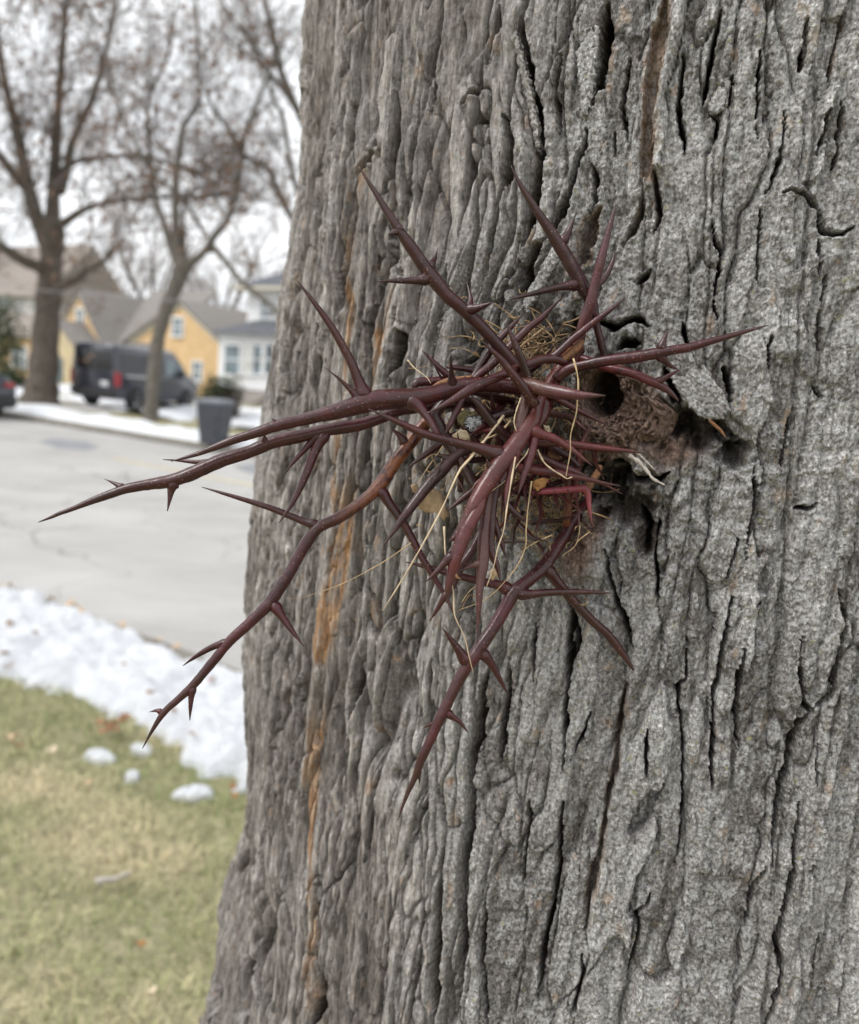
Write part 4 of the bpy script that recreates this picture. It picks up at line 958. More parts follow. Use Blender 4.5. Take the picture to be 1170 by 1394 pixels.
def sheet(name, poly, m):
    mb = MB(); mb.add(poly, [tuple(range(len(poly)))], False); o = mb.build(name, m); o['kind'] = 'structure'; return o
def strip(name, u0, u1, n0, n1, z, m): return sheet(name, [un(u0, n0, z), un(u1, n0, z), un(u1, n1, z), un(u0, n1, z)], m)
N0, N1 = 2.80, 10.85
sheet('ground', [(-900, -900, -0.14), (900, -900, -0.14), (900, 900, -0.14), (-900, 900, -0.14)], MT['soil'])
strip('road', -160, 120, N0-0.05, N1+0.05, -0.10, MT['road'])
strip('lawn', -160, 120, -120, N0-0.13, 0.0, MT['lawn'])
strip('verge', -160, 120, N1+0.14, 700, 0.0, MT['lawn'])
for n in (N0-0.065, N1+0.07):
    mb = MB(); mb.box((0, 0, 0), (280, 0.15, 0.135), 0); o = mb.build('kerb', MT['kerb']); o['kind'] = 'structure'
    p = un(-20, n, -0.0655); o.location = p; o.rotation_euler = (0, 0, math.atan2(RU[1], RU[0])); bevel(o, 0.02)
strip('sidewalk', -160, 120, 15.9, 17.3, 0.006, MT['concrete'])
um_ = to_un(ground(160, 624, -0.1))[0]
strip('road_marking', um_, 60, 8.12, 8.24, -0.096, MT['yellow_paint'])
def px_patch(name, pts, z, m): return sheet(name, [tuple(ground(x, y, z)) for x, y in pts], m)
px_patch('road_patch', [(52,600),(70,597),(118,601),(136,608),(118,613),(78,610)], -0.096, MT['patch'])
px_patch('road_patch', [(318,634),(350,630),(440,650),(440,668),(372,655)], -0.092, MT['patch'])

def lumpy(name, u0, u1, n0, n1, step, hfun, m):
    us = np.arange(u0, u1, step); ns = np.arange(n0, n1, step); U, N = np.meshgrid(us, ns)
    Hh = hfun(U, N); keep = Hh > -0.03
    X = RU[0]*U+RN[0]*N; Y = RU[1]*U+RN[1]*N; idx = -np.ones(U.shape, int)
    cell = keep[:-1, :-1] | keep[1:, :-1] | keep[:-1, 1:] | keep[1:, 1:]
    use = np.zeros(U.shape, bool); use[:-1, :-1] |= cell; use[1:, :-1] |= cell; use[:-1, 1:] |= cell; use[1:, 1:] |= cell
    idx[use] = np.arange(use.sum()); mb = MB()
    vs = np.stack([X[use], Y[use], np.maximum(Hh[use], -0.06)], 1)
    a, b = np.nonzero(cell)
    mb.add(vs.tolist(), np.stack([idx[a, b], idx[a, b+1], idx[a+1, b+1], idx[a+1, b]], 1).tolist())
    return mb.build(name, m)
def bank(U, N):
    e0 = 1.87+0.13*noise(U*1.3, N*0, 5)+0.09*noise(U*4.5, N*2.0, 6)+0.05*noise(U*13, N*7, 12); e1 = 2.78+0.10*noise(U*1.1, N*0+3, 7)+0.08*noise(U*6, N*2, 8)+0.04*noise(U*15, N*8, 13)
    k = np.minimum(sstep(0, 0.20, N-e0), sstep(0, 0.20, e1-N))
    h_ = 0.085*k+0.034*fbm(U*5, N*5, 3, 9)*k+0.030*fbm(U*15, N*15, 3, 10)*k
    return h_-0.035*(1-k)-0.006+0.007*noise(U*9, N*9, 11)*(1-k)
o = lumpy('snow', -14, 3.5, 1.5, 3.1, 0.02, bank, MT['snow']); o['kind'] = 'structure'
def far_bank(U, N):
    e1 = 12.9+0.5*noise(U*0.35, N*0, 15)-sstep(-12.0, -9.5, U)*0.9
    k = np.minimum(sstep(0, 0.25, N-11.02), sstep(0, 0.5, e1-N))
    return 0.10*k+0.05*fbm(U*1.6, N*1.6, 3, 16)*k-0.05*(1-k)+0.06*noise(U*0.9, N*2.2, 17)*k
o = lumpy('snow', -45, 14, 10.95, 13.8, 0.09, far_bank, MT['snow']); o['kind'] = 'structure'
def yard_snow(U, N):
    q = fbm(U*0.28, N*0.42, 3, 19)+0.25-0.06*np.abs(N-18.5)-0.3*sstep(-16, -9, U)
    return 0.22*np.tanh(q*1.6)
o = lumpy('snow', -46, 4, 14.6, 24.5, 0.16, yard_snow, MT['snow']); o['kind'] = 'structure'

def snow_lump(x, y, wpx, hpx, label):
    g = ground(x, y); d = np.dot(g-cO, cF); rx = wpx*0.5*d/FPX; ry = max(rx*0.75, 0.03)
    mb = MB(); vs = [(0, 0, 0.026)]; fs = []; rr = random.Random(int(x)); K = 26
    for ri, (f, z) in enumerate(((0.35, 0.026), (0.65, 0.023), (0.88, 0.014), (1.0, -0.006))):
        for k in range(K):
            a = 2*math.pi*k/K; w = f*(1+0.17*math.sin(a*2+x)+0.11*math.sin(a*5+y)+rr.uniform(-0.07, 0.07))
            vs.append((rx*w*math.cos(a), ry*w*math.sin(a), z*(1+rr.uniform(-0.3, 0.3))))
    fs += [(0, 1+k, 1+(k+1) % K) for k in range(K)]
    for ri in range(3): fs += [(1+ri*K+k, 1+(ri+1)*K+k, 1+(ri+1)*K+(k+1) % K, 1+ri*K+(k+1) % K) for k in range(K)]
    mb.add(vs, fs); o = mb.build('snow_lump', MT['snow']); o.location = (g[0], g[1], 0.004)
    o.modifiers.new('smooth', 'SUBSURF').render_levels = 2
    tag(o, label, 'snow', 'lumps of melting snow on the lawn')
snow_lump(135, 1033, 46, 22, 'round lump of melting snow alone on the lawn, left of the other lumps')
snow_lump(180, 1061, 24, 14, 'smallest lump of melting snow, between two larger lumps on the lawn')
snow_lump(264, 1083, 52, 18, 'long flat lump of melting snow on the lawn nearest the big trunk')
snow_lump(192, 1024, 34, 14, 'lump of snow breaking off the edge of the roadside snow')

# grass blades on the near lawn: nobody could count them
g_ = np.random.default_rng(21)
def blades(n, ulo, uhi, nlo, nhi, L0, L1, wd):
    U = g_.uniform(ulo, uhi, n); N = g_.uniform(nlo, nhi, n)
    pat = fbm(U*2.6, N*2.6, 3, 31); keep = g_.random(n) < 0.75+0.5*pat; U, N, pat = U[keep], N[keep], pat[keep]; n = len(U)
    X = RU[0]*U+RN[0]*N; Y = RU[1]*U+RN[1]*N
    inside = np.hypot(X-TA[0], Y-TA[1]) > 0.47; X, Y, pat = X[inside], Y[inside], pat[inside]; n = len(X)
    a = g_.uniform(0, 2*np.pi, n); tilt = g_.uniform(0.15, 1.35, n); L = g_.uniform(L0, L1, n)
    dx, dy, dz = np.cos(a)*np.sin(tilt), np.sin(a)*np.sin(tilt), np.cos(tilt); w = wd*g_.uniform(0.6, 1.4, n)
    px_, py_ = -np.sin(a)*w, np.cos(a)*w
    base = np.stack([X, Y, np.zeros(n)], 1); m_ = base+np.stack([dx, dy, dz*0.9], 1)*L[:, None]*0.55; tip = base+np.stack([dx*1.15, dy*1.15, dz*0.72], 1)*L[:, None]
    P = np.stack([px_, py_, np.zeros(n)], 1)
    vs = np.stack([base-P, base+P, m_+P*0.8, m_-P*0.8, tip], 1).reshape(-1, 3)
    dry = np.clip(0.43+0.75*pat+g_.normal(0, 0.28, n), 0, 1)[:, None]
    col = np.array([[0.15, 0.195, 0.062]])*(1-dry)+np.array([[0.52, 0.445, 0.285]])*dry; col *= g_.uniform(0.45, 1.65, n)[:, None]
    return vs, np.repeat(np.concatenate([col, np.ones((n, 1))], 1), 5, axis=0)
parts = [blades(110000, -4.6, 0.75, 0.2, 2.05, 0.03, 0.07, 0.0011), blades(30000, -9, 4, -2.0, 2.0, 0.03, 0.07, 0.0017)]
vs = np.concatenate([p[0] for p in parts]); cs = np.concatenate([p[1] for p in parts]); nb = len(vs)//5
me = bpy.data.meshes.new('grass'); me.vertices.add(len(vs)); me.vertices.foreach_set('co', vs.astype(np.float32).ravel())
b5 = np.arange(nb)*5
loops = np.stack([b5, b5+1, b5+2, b5+3, b5+3, b5+2, b5+4], 1).ravel().astype(np.int32)
me.loops.add(len(loops)); me.loops.foreach_set('vertex_index', loops)
me.polygons.add(nb*2); me.polygons.foreach_set('loop_start', np.stack([np.arange(nb)*7, np.arange(nb)*7+4], 1).ravel().astype(np.int32)); me.update(calc_edges=True)
ca = me.color_attributes.new('blade', 'FLOAT_COLOR', 'POINT'); ca.data.foreach_set('color', cs.astype(np.float32).ravel())
t = NT('grass_blade'); vc = t.n('ShaderNodeVertexColor', layer_name='blade'); me.materials.append(t.fin(vc.outputs['Color'], 0.7, None, 0.25))
grass = bpy.data.objects.new('grass', me); C.objects.link(grass); tag(grass, 'short winter grass, half green and half straw coloured, on the near lawn', 'grass', kind='stuff')

# fallen leaves and a stick
def ground_leaf(x, y, wpx, mat, label, z=0.02, group='fallen leaves along the street edge', n_plane=None):
    g = ground(x, y, z); d = np.dot(g-cO, cF); r = wpx*0.5*d/FPX; rr = random.Random(int(x*7+y)); mb = MB()
    K = 12; a0 = rr.uniform(0, 6.28); vs = [(0, 0, 0.004)]
    for f in (0.55, 1.0):
        for k in range(K):
            a = 2*math.pi*k/K; w = f*(1+0.28*math.cos(5*a+a0)*f)*(1 if abs(math.cos(a)) > 0.3 else 0.75)
            vs.append((r*w*math.cos(a), 0.8*r*w*math.sin(a), 0.004+f*f*r*0.35*math.sin(2*a+a0)+rr.uniform(0, 0.2)*r*f))
    fs = [(0, 1+k, 1+(k+1) % K) for k in range(K)]+[(1+k, 1+K+k, 1+K+(k+1) % K, 1+(k+1) % K) for k in range(K)]
    mb.add(vs, fs); o = mb.build('fallen_leaf', MT[mat]); o.location = g; o.rotation_euler = (rr.uniform(-0.4, 0.4), rr.uniform(-0.4, 0.4), a0)
    s = o.modifiers.new('thickness', 'SOLIDIFY'); s.thickness = 0.0012; tag(o, label, 'leaf', group)
SN = 'brown dead leaf lying on the roadside snow'; GU = 'tan dead leaf lying where the snow meets the street'
for x, y, w in ((15,850,14),(48,862,11),(6,890,12),(12,908,14),(206,943,13),(290,925,12),(318,1072,13),(236,967,9),(90,900,9),(262,1000,9),(170,905,8)): ground_leaf(x, y, w, 'leaf_brown', SN, 0.085)
for x, y, w in ((10,797,20),(68,816,16),(98,824,22),(112,838,24),(165,852,14),(176,860,18),(215,871,14),(240,880,12),(140,846,12)): ground_leaf(x, y, w, 'leaf_tan', GU, 0.03)
for k in range(9): ground_leaf(150+14*math.cos(k*2.4)*(k/5), 988-10*math.sin(k*1.7)*(k/6), 16, 'leaf_brown', 'brown dead leaf in the heap at the lower edge of the roadside snow', 0.05+0.004*k, 'heap of leaves at the snow edge')
for x, y, w, m_, l in ((20,1003,16,'leaf_tan','tan dead leaf on the lawn at the left edge, below the snow'),(26,1015,16,'leaf_brown','brown dead leaf on the lawn beside a tan one near the snow'),(69,1022,18,'leaf_pale','pale dead leaf on the lawn left of the round snow lump'),(118,1066,14,'leaf_tan','tan dead leaf on the lawn below the round snow lump'),(189,1286,16,'leaf_orange','rust coloured leaf on the lawn well below the snow'),(206,1351,16,'leaf_pale','pale leaf on the lawn, lowest in the view'),(320,1083,10,'leaf_orange','orange leaf on the snow edge against the big trunk')):
    ground_leaf(x, y, w, m_, l, 0.035, 'leaves on the lawn')
a, b = ground(131, 1202, 0.04), ground(178, 1190, 0.045); mb = MB()
P = np.array([a*(1-t)+b*t+np.array([0, 0, 0.004*math.sin(t*9)]) for t in np.linspace(0, 1, 9)]); mb.tube(P, np.linspace(0.011, 0.005, 9), 7, rough=0.2)
tag(mb.build('fallen_stick', MT['greywood']), 'short grey-brown stick lying on the lawn', 'stick')
# ------------------------------------------------------------------ bare street trees
MT['tree_bark'] = simple('street_tree_bark', (0.105, 0.088, 0.072), 0.95, 0.35, 14, 0.15, bump=0.01, stretch=(1, 1, 0.25))
MT['tree_bark_grey'] = simple('grey_tree_bark', (0.125, 0.112, 0.095), 0.95, 0.3, 14, 0.15, bump=0.01, stretch=(1, 1, 0.25))
MT['twig'] = simple('bare_twigs', (0.165, 0.145, 0.132), 0.9, 0.25, 5, 0.15)
MT['twig_far'] = simple('distant_twigs', (0.29, 0.265, 0.255), 0.9, 0.2, 2, 0.1)
MT['oak_leaf'] = simple('clinging_brown_leaves', (0.25, 0.155, 0.105), 0.85, 0.35, 3, 0.15)
class Tree:
    def __init__(s, name, base, label, cat='tree', group=None, seed=1, bark='tree_bark'):
        s.root = empty(name, tuple(base), label, cat, group); s.r = random.Random(seed); s.tw = MB(); s.lf = MB(); s.bark = bark
    def limb(s, P, R, name='limb', seg=10):
        mb = MB(); Q = catmull(P, 5); n = len(Q); rad = np.interp(np.linspace(0, 1, n), np.linspace(0, 1, len(R)), R)
        mb.tube(Q, rad*(1+0.06*np.sin(np.arange(n)*1.7)), seg, rough=0.06, seed=len(P)); mb.build(name, MT[s.bark], s.root); return Q, rad
    def twig(s, p, d, L, r, lvl, leaf=0.0, spread=0.75):
        n = 5; P = [np.array(p)]; d = np.array(d)/np.linalg.norm(d)
        for k in range(n):
            d = d+np.array([s.r.gauss(0, 0.14), s.r.gauss(0, 0.14), s.r.gauss(0.05, 0.12)]); d /= np.linalg.norm(d); P.append(P[-1]+d*L/n)
        s.tw.tube(P, np.linspace(r, r*0.45, n+1), 4 if r > 0.012 else 3, cap=False)
        if lvl > 0:
            for k in range(s.r.randint(3, 5)):
                i = s.r.randint(1, n); a = np.array([s.r.gauss(0, 1), s.r.gauss(0, 1), s.r.gauss(0.15, 0.8)]); a /= np.linalg.norm(a)
                s.twig(P[i], d*0.65+a*spread, L*s.r.uniform(0.5, 0.8), r*0.52, lvl-1, leaf, spread)
        if lvl <= 1 and s.r.random() < leaf:
            for k in range(s.r.randint(2, 4)): s.leafq(P[s.r.randint(2, n)])
    def leafq(s, p):
        c = np.array(p)+np.array([s.r.gauss(0, 0.10), s.r.gauss(0, 0.10), s.r.gauss(-0.05, 0.10)]); u = np.array([s.r.gauss(0, 1), s.r.gauss(0, 1), s.r.gauss(0, 1)]); u /= np.linalg.norm(u)
        v = np.cross(u, (0.3, s.r.random(), 0.8)); v /= np.linalg.norm(v); L = s.r.uniform(0.05, 0.10)
        s.lf.add([c-u*L, c+v*L*0.5, c+u*L+np.cross(u, v)*L*0.3, c-v*L*0.5], [(0, 1, 2, 3)], False)
    def sprout(s, Q, rad, num, L, r, lvl, lo=0.25, leaf=0.0, up=0.35):
        for k in range(num):
            i = int(s.r.uniform(lo, 1)*(len(Q)-1)); tdir = Q[min(i+1, len(Q)-1)]-Q[max(i-1, 0)]; tdir = tdir/max(np.linalg.norm(tdir), 1e-6)
            a = np.array([s.r.gauss(0, 1), s.r.gauss(0, 1), s.r.gauss(up, 0.7)]); a /= np.linalg.norm(a)
            s.twig(Q[i], tdir*0.7+a*0.8, L*s.r.uniform(0.6, 1.25), min(r, rad[i]*0.7), lvl, leaf)
    def done(s, tw='twig'):
        if s.tw.v: s.tw.build('twigs', MT[tw], s.root)
        if s.lf.v: s.lf.build('clinging_leaves', MT['oak_leaf'], s.root)
def px_limb(t, pts, depth, dd=0.0, name='limb'):
    """traced limb: (x, y, thickness px) at a real distance, drifting dd metres in depth"""
    n = len(pts); P = []; R = []
    for k, (x, y, w) in enumerate(pts):
        d = depth+dd*k/max(n-1, 1); P.append(at(x, y, d)); R.append(w*0.5*d/FPX)
    return t.limb(P, R, name)
# big tree on the left
b1 = ground(55, 549); D1 = float(np.dot(b1-cO, cF))
t1 = Tree('street_tree', b1, 'large bare street tree at the left with a thick dark trunk and many limbs', 'tree', 'bare street trees across the road', 3)
px_limb(t1, [(53,556,74),(55,543,50),(58,515,41),(62,460,36),(66,400,32),(70,350,30),(72,320,32),(72,300,26)], D1, 0, 'trunk')
for pts, dd, num in (([(64,330,24),(52,300,21),(47,287,20),(38,250,17),(32,222,16),(22,172,13),(8,118,11),(0,72,9),(-8,10,7),(-14,-70,4)], -1.0, 16),
    ([(36,256,14),(25,246,13),(0,212,12),(-40,165,9),(-90,120,5)], -2.0, 8),
    ([(71,318,22),(72,287,19),(75,215,15),(81,125,11),(86,54,9),(90,0,7),(95,-80,4)], 0.5, 18),
    ([(82,262,14),(90,233,13),(100,190,11),(126,133,9),(138,90,7),(152,40,5),(165,-40,3)], 1.0, 16),
    ([(86,232,9),(97,222,9),(126,215,7),(187,212,6),(230,222,4),(275,240,2.5)], -1.5, 12),
    ([(76,312,14),(90,301,11),(115,285,9),(144,276,7),(201,269,6),(240,268,4),(275,266,2.5)], -2.5, 14),
    ([(62,372,18),(52,363,16),(29,353,15),(0,334,13),(-40,310,11),(-100,290,6)], -2.0, 8),
    ([(72,398,17),(84,389,14),(108,377,12),(117,366,8),(130,361,6),(150,346,5),(172,325,3)], -2.5, 7)):
    Q, R_ = px_limb(t1, pts, D1, dd); t1.sprout(Q, R_, num, 2.1, 0.028, 3, 0.2, 0.24)
t1.done()
# slim leaning tree
b2 = ground(206, 573); D2 = float(np.dot(b2-cO, cF))
t2 = Tree('street_tree', b2, 'slimmer bare street tree leaning right in front of the dark van', 'tree', 'bare street trees across the road', 5, 'tree_bark_grey')
px_limb(t2, [(204,578,30),(205,570,22),(207,545,18),(209,515,17.5),(215,465,18),(225,425,19),(238,392,21),(247,366,24),(249,350,16)], D2, 0, 'trunk')
for pts, dd, num in (([(244,362,14),(233,334,12),(222,300,9),(212,269,8),(205,215,6.5),(201,144,5.5),(215,105,4.5),(230,72,4),(240,10,2.5)], 0.8, 12),
    ([(247,356,14),(240,323,12),(239,251,10),(243,215,9),(248,179,8),(258,158,7),(271,140,6.5),(271,90,5.5),(267,0,4),(262,-60,2.5)], -0.5, 14),
    ([(254,366,15),(262,356,12),(276,345,10),(295,318,9),(312,294,8),(327,233,7.5),(330,201,6.5),(340,165,6),(352,136,5),(366,100,4),(380,60,2.5)], -0.8, 14),
    ([(328,203,5.5),(314,180,5),(298,158,5),(284,133,4.5),(278,100,3.5),(285,40,2)], -1.2, 7),
    ([(284,341,8),(294,340,8),(305,353,8),(316,368,8),(328,382,8),(341,393,8),(360,408,7),(385,428,6)], -2.0, 5),
    ([(250,352,7),(251,273,5),(262,290,5),(273,309,5),(285,325,4.5),(296,340,4)], 1.2, 4),
    ([(240,262,6),(212,240,5),(190,205,4.5),(170,165,4),(150,110,3)], 1.0, 9),
    ([(240,270,5),(275,268,4.5),(312,266,4),(330,272,3)], -0.5, 7)):
    Q, R_ = px_limb(t2, pts, D2, dd); t2.sprout(Q, R_, num, 1.7, 0.020, 3, 0.2, 0.10)
t2.done()
# third tree, its trunk hidden behind the honey locust; its limbs reach into the gap beside the trunk
D3 = 20.5; b3 = at(468, 600, D3); b3[2] = 0
t3 = Tree('street_tree', b3, 'bare street tree mostly hidden behind the big trunk, only its left limbs showing', 'tree', 'bare street trees across the road', 9, 'tree_bark_grey')
top3 = at(470, 420, D3)
t3.limb([b3-np.array([0, 0, 0.05]), b3+(top3-b3)*0.5, top3], [0.26, 0.22, 0.2], 'trunk')
for pts, dd, num in (([(470,425,18),(440,360,12),(398,298,9),(380,262,8),(366,233,7),(341,215,5),(325,205,4)], 0.5, 9),
    ([(468,430,14),(425,320,9),(398,233,7),(386,161,6),(373,136,5),(362,90,3)], -1, 9),
    ([(470,430,18),(430,220,12),(398,133,10),(380,90,9),(370,36,8),(359,0,7),(345,-60,4)], 0.5, 12),
    ([(412,165,8),(385,120,7),(359,90,6),(341,54,5),(312,21,4),(295,-20,3)], -0.5, 9),
    ([(472,430,18),(490,250,14),(505,90,10),(515,-60,6)], 1.0, 5)):
    Q, R_ = px_limb(t3, pts, D3, dd); t3.sprout(Q, R_, num, 1.6, 0.019, 3, 0.2, 0.05)
t3.done()
# bare trees beyond the houses
def far_tree(x, yb, depth, hgt, seed, label, group='bare trees beyond the houses'):
    b = at(x, yb, depth); b[2] = 0; t = Tree('bare_tree', b, label, 'tree', group, seed); r = t.r
    top = b+np.array([r.uniform(-0.3, 0.3), 0, hgt*0.42]); t.limb([b, (b+top)/2+np.array([0.15, 0, 0]), top], [hgt*0.022, hgt*0.017, hgt*0.014], 'trunk')
    for k in range(6):
        a = k*1.05+r.uniform(-0.3, 0.3); e = top+np.array([math.cos(a)*hgt*0.24, math.sin(a)*hgt*0.24, hgt*r.uniform(0.32, 0.58)])
        m_ = (top+e)/2+np.array([math.cos(a), math.sin(a), -0.3])*hgt*0.03
        Q, R_ = t.limb([top-np.array([0, 0, hgt*0.05]), m_, e], [hgt*0.011, hgt*0.007, hgt*0.003], 'limb', 6); t.sprout(Q, R_, 9, hgt*0.15, hgt*0.0030, 2, 0.2)
    t.done('twig_far')
far_tree(212, 480, 58, 12.5, 31, 'bare tree beyond the roof of the yellow brick house')
far_tree(296, 480, 66, 12.5, 33, 'bare tree in the gap between the yellow and the white house')
far_tree(150, 480, 84, 13, 35, 'bare tree far off between the two street trunks')
far_tree(372, 480, 62, 12, 37, 'bare tree behind the white house')
far_tree(-40, 480, 75, 15, 39, 'bare tree far off beyond the left edge of the street')
far_tree(262, 480, 95, 13, 41, 'most distant bare tree, right of the slim leaning tree')

# leafy shrubs
def leaf_clump(root, name, mat, c, rx, ry, rz, n, size, seed, flat=0.0):
    r = random.Random(seed); mb = MB()
    for k in range(n):
        u = np.array([r.gauss(0, 1), r.gauss(0, 1), r.gauss(0, 1)]); u /= np.linalg.norm(u); q = r.random()**0.35*(1+0.18*math.sin(7*u[0]+5*u[2])+0.1*math.sin(11*u[1]))
        p = np.array(c)+u*np.array([rx, ry, rz])*q; a = np.array([r.gauss(0, 1), r.gauss(0, 1), r.gauss(0, 1)]); a /= np.linalg.norm(a); b = np.cross(a, u); L = size*r.uniform(0.6, 1.4)
        mb.add([p-a*L, p+b*L*0.5, p+a*L, p-b*L*0.5], [(0, 1, 2, 3)], False)
    return mb.build(name, MT[mat], root)
MT['evergreen'] = simple('dark_evergreen', (0.026, 0.040, 0.018), 0.8, 0.5, 2, 0.2)
MT['yew'] = simple('yew_green', (0.075, 0.085, 0.045), 0.8, 0.4, 2, 0.2)
MT['bush_brown'] = simple('winter_bush', (0.055, 0.040, 0.032), 0.85, 0.4, 2, 0.2)
def shrub(x, yb, depth, rx, rz, mat, label, cat, n=1400, size=0.10, second=None):
    b = at(x, yb, depth); b[2] = 0; e = empty('shrub', tuple(b), label, cat)
    leaf_clump(e, 'foliage', mat, (b[0], b[1], rz*1.02), rx, rx*0.8, rz, n, size, int(x)+3)
    mb = MB(); rr = random.Random(int(x))
    for k in range(5): mb.tube([b+np.array([rr.uniform(-0.1, 0.1), rr.uniform(-0.1, 0.1), -0.02]), b+np.array([rr.uniform(-0.5, 0.5)*rx, rr.uniform(-0.4, 0.4)*rx, rz*1.3])], [0.03, 0.012], 5)
    mb.build('stem', MT['tree_bark'], e)
    if second: leaf_clump(e, 'bare_side', second, (b[0]+rx*0.45, b[1]-0.2, rz*0.75), rx*0.62, rx*0.6, rz*0.8, n//2, size, int(x)+5)
shrub(299, 560, 24.5, 0.72, 0.68, 'evergreen', 'dark clipped bush, green on top and brown at the side, behind the wheelie bin', 'bush', 1700, 0.06, 'bush_brown')
shrub(15, 520, 31.0, 1.0, 0.42, 'evergreen', 'low dark green hedge at the far left below the yellow brick wing', 'hedge', 1500, 0.07)
shrub(-4, 520, 33.5, 1.15, 1.9, 'yew', 'tall evergreen shrub at the far left edge beside the yellow brick wing', 'shrub', 2200, 0.11)
# ------------------------------------------------------------------ houses across the street
def brick_material(name, c1, c2, mortar, scale=4.5):
    t = NT(name); tc = t.coord(); b = t.n('ShaderNodeTexBrick'); b.inputs['Scale'].default_value = scale
    b.inputs['Color1'].default_value = c1+(1,); b.inputs['Color2'].default_value = c2+(1,); b.inputs['Mortar'].default_value = mortar+(1,); b.inputs['Mortar Size'].default_value = 0.012
    mp = t.n('ShaderNodeMapping'); mp.inputs['Rotation'].default_value = (math.radians(90), 0, 0); t.L(tc, mp.inputs[0]); t.L(mp.outputs[0], b.inputs['Vector'])
    c = t.mix(0.6, b.outputs['Color'], t.ramp(t.noise(tc, 1.6, 5), [(0.3, (0.8, 0.8, 0.8)), (0.7, (1.15, 1.15, 1.15))]), 'MULTIPLY')
    return t.fin(c, 0.9, t.bump(b.outputs['Fac'], 0.01, 0.4), 0.2)
MT['yellow_brick'] = brick_material('yellow_brick', (0.59, 0.395, 0.20), (0.67, 0.465, 0.25), (0.58, 0.48, 0.34))
MT['pale_brick'] = brick_material('pale_yellow_brick', (0.50, 0.40, 0.24), (0.56, 0.46, 0.30), (0.52, 0.46, 0.34))
MT['shingle'] = simple('grey_brown_shingles', (0.215, 0.20, 0.185), 0.95, 0.25, 9, 0.1)
MT['shingle_tan'] = simple('weathered_shingles', (0.26, 0.23, 0.205), 0.95, 0.25, 9, 0.1)
MT['shingle_dark'] = simple('slate_grey_shingles', (0.10, 0.105, 0.118), 0.9, 0.2, 9, 0.2)
MT['white_siding'] = simple('white_siding', (0.66, 0.67, 0.68), 0.6, 0.06, 1.5, 0.3)
MT['grey_siding'] = simple('grey_siding', (0.42, 0.42, 0.43), 0.7, 0.1, 1.5, 0.3)
MT['trim'] = simple('cream_trim', (0.60, 0.56, 0.47), 0.6, 0.08, 2, 0.3)
MT['trim_white'] = simple('white_trim', (0.72, 0.73, 0.74), 0.5, 0.05, 2, 0.3)
MT['stone'] = simple('stone_steps', (0.32, 0.29, 0.265), 0.9, 0.3, 6, 0.2, bump=0.01)
MT['door'] = simple('dark_door', (0.10, 0.075, 0.055), 0.5, 0.2, 3, 0.4)
def glass_material(name, c):
    t = NT(name); v = t.coord(); nz = t.noise(v, 1.3, 3)
    cc = np.array(c); return t.fin(t.ramp(nz, [(0.3, tuple(cc*0.6)), (0.7, tuple(cc*1.4))]), 0.08, None, 0.6)
MT['pane'] = glass_material('window_glass', (0.13, 0.17, 0.19)); MT['pane_dark'] = glass_material('dark_glass', (0.012, 0.013, 0.016)); MT['blind'] = simple('window_blind', (0.52, 0.52, 0.50), 0.8, 0.1, 3)

def P3(u, z, n): return np.array([RU[0]*u+RN[0]*n, RU[1]*u+RN[1]*n, z])
NV = np.array([RN[0], RN[1], 0.0])
def wallprism(root, name, mat, uz, n, depth, label=None):
    mb = MB(); mb.prism([P3(u, z, n) for u, z in uz], NV*depth); o = mb.build(name, MT[mat], root)
    if label: o['label'] = label
    return o
def slab(root, name, mat, a, b, n, depth, th=0.16, over=0.3):
    """roof slope from eave a=(u,z) to ridge b=(u,z), running back along n"""
    a, b = np.array(a), np.array(b); d = (a-b)/np.linalg.norm(a-b); nr = np.array([-d[1], d[0]]); nr = nr if nr[1] > 0 else -nr; a2 = a+d*over
    q = [a2+nr*0.01, b+nr*0.01, b+nr*(0.01+th), a2+nr*(0.01+th)]
    mb = MB(); mb.prism([P3(u, z, n-over*0.8) for u, z in q], NV*(depth+over*1.6)); return mb.build(name, MT[mat], root)
def window(root, u0, u1, z0, z1, n, pane='pane', frame='trim_white', bars=(1, 1)):
    """window standing in a facade facing the street"""
    mb = MB(); w = 0.09
    def bx(ua, ub, za, zb, d0, d1): mb.hexa([P3(ua, za, n+d0), P3(ub, za, n+d0), P3(ub, za, n+d1), P3(ua, za, n+d1)], [P3(ua, zb, n+d0), P3(ub, zb, n+d0), P3(ub, zb, n+d1), P3(ua, zb, n+d1)])
    bx(u0-w, u0, z0, z1, -0.06, 0.03); bx(u1, u1+w, z0, z1, -0.06, 0.03); bx(u0-w, u1+w, z1, z1+w, -0.06, 0.03)
    for k in range(bars[0]): um = u0+(u1-u0)*(k+1)/(bars[0]+1); bx(um-0.025, um+0.025, z0, z1, -0.045, -0.012)
    for k in range(bars[1]): zm = z0+(z1-z0)*(k+1)/(bars[1]+1); bx(u0, u1, zm-0.03, zm+0.03, -0.048, -0.014)
    f = mb.build('window', MT[frame], root)
    m2 = MB(); m2.prism([P3(u0, z0, n-0.010), P3(u1, z0, n-0.010), P3(u1, z1, n-0.010), P3(u0, z1, n-0.010)], NV*0.025); m2.build('pane', MT[pane], f)
    m3 = MB(); m3.prism([P3(u0-w-0.05, z0-0.09, n-0.11), P3(u1+w+0.05, z0-0.09, n-0.11), P3(u1+w+0.05, z0-0.003, n-0.11), P3(u0-w-0.05, z0-0.003, n-0.11)], NV*0.13); m3.build('sill', MT[frame], f)
    return f
def px_window(root, x0, x1, y0, y1, n, **kw):
    xm, ym = (x0+x1)/2, (y0+y1)/2; u0, _ = at_n(x0, ym, n); u1, _ = at_n(x1, ym, n); _, z1 = at_n(xm, y0, n); _, z0 = at_n(xm, y1, n)
    return window(root, u0, u1, z0, z1, n, **kw)

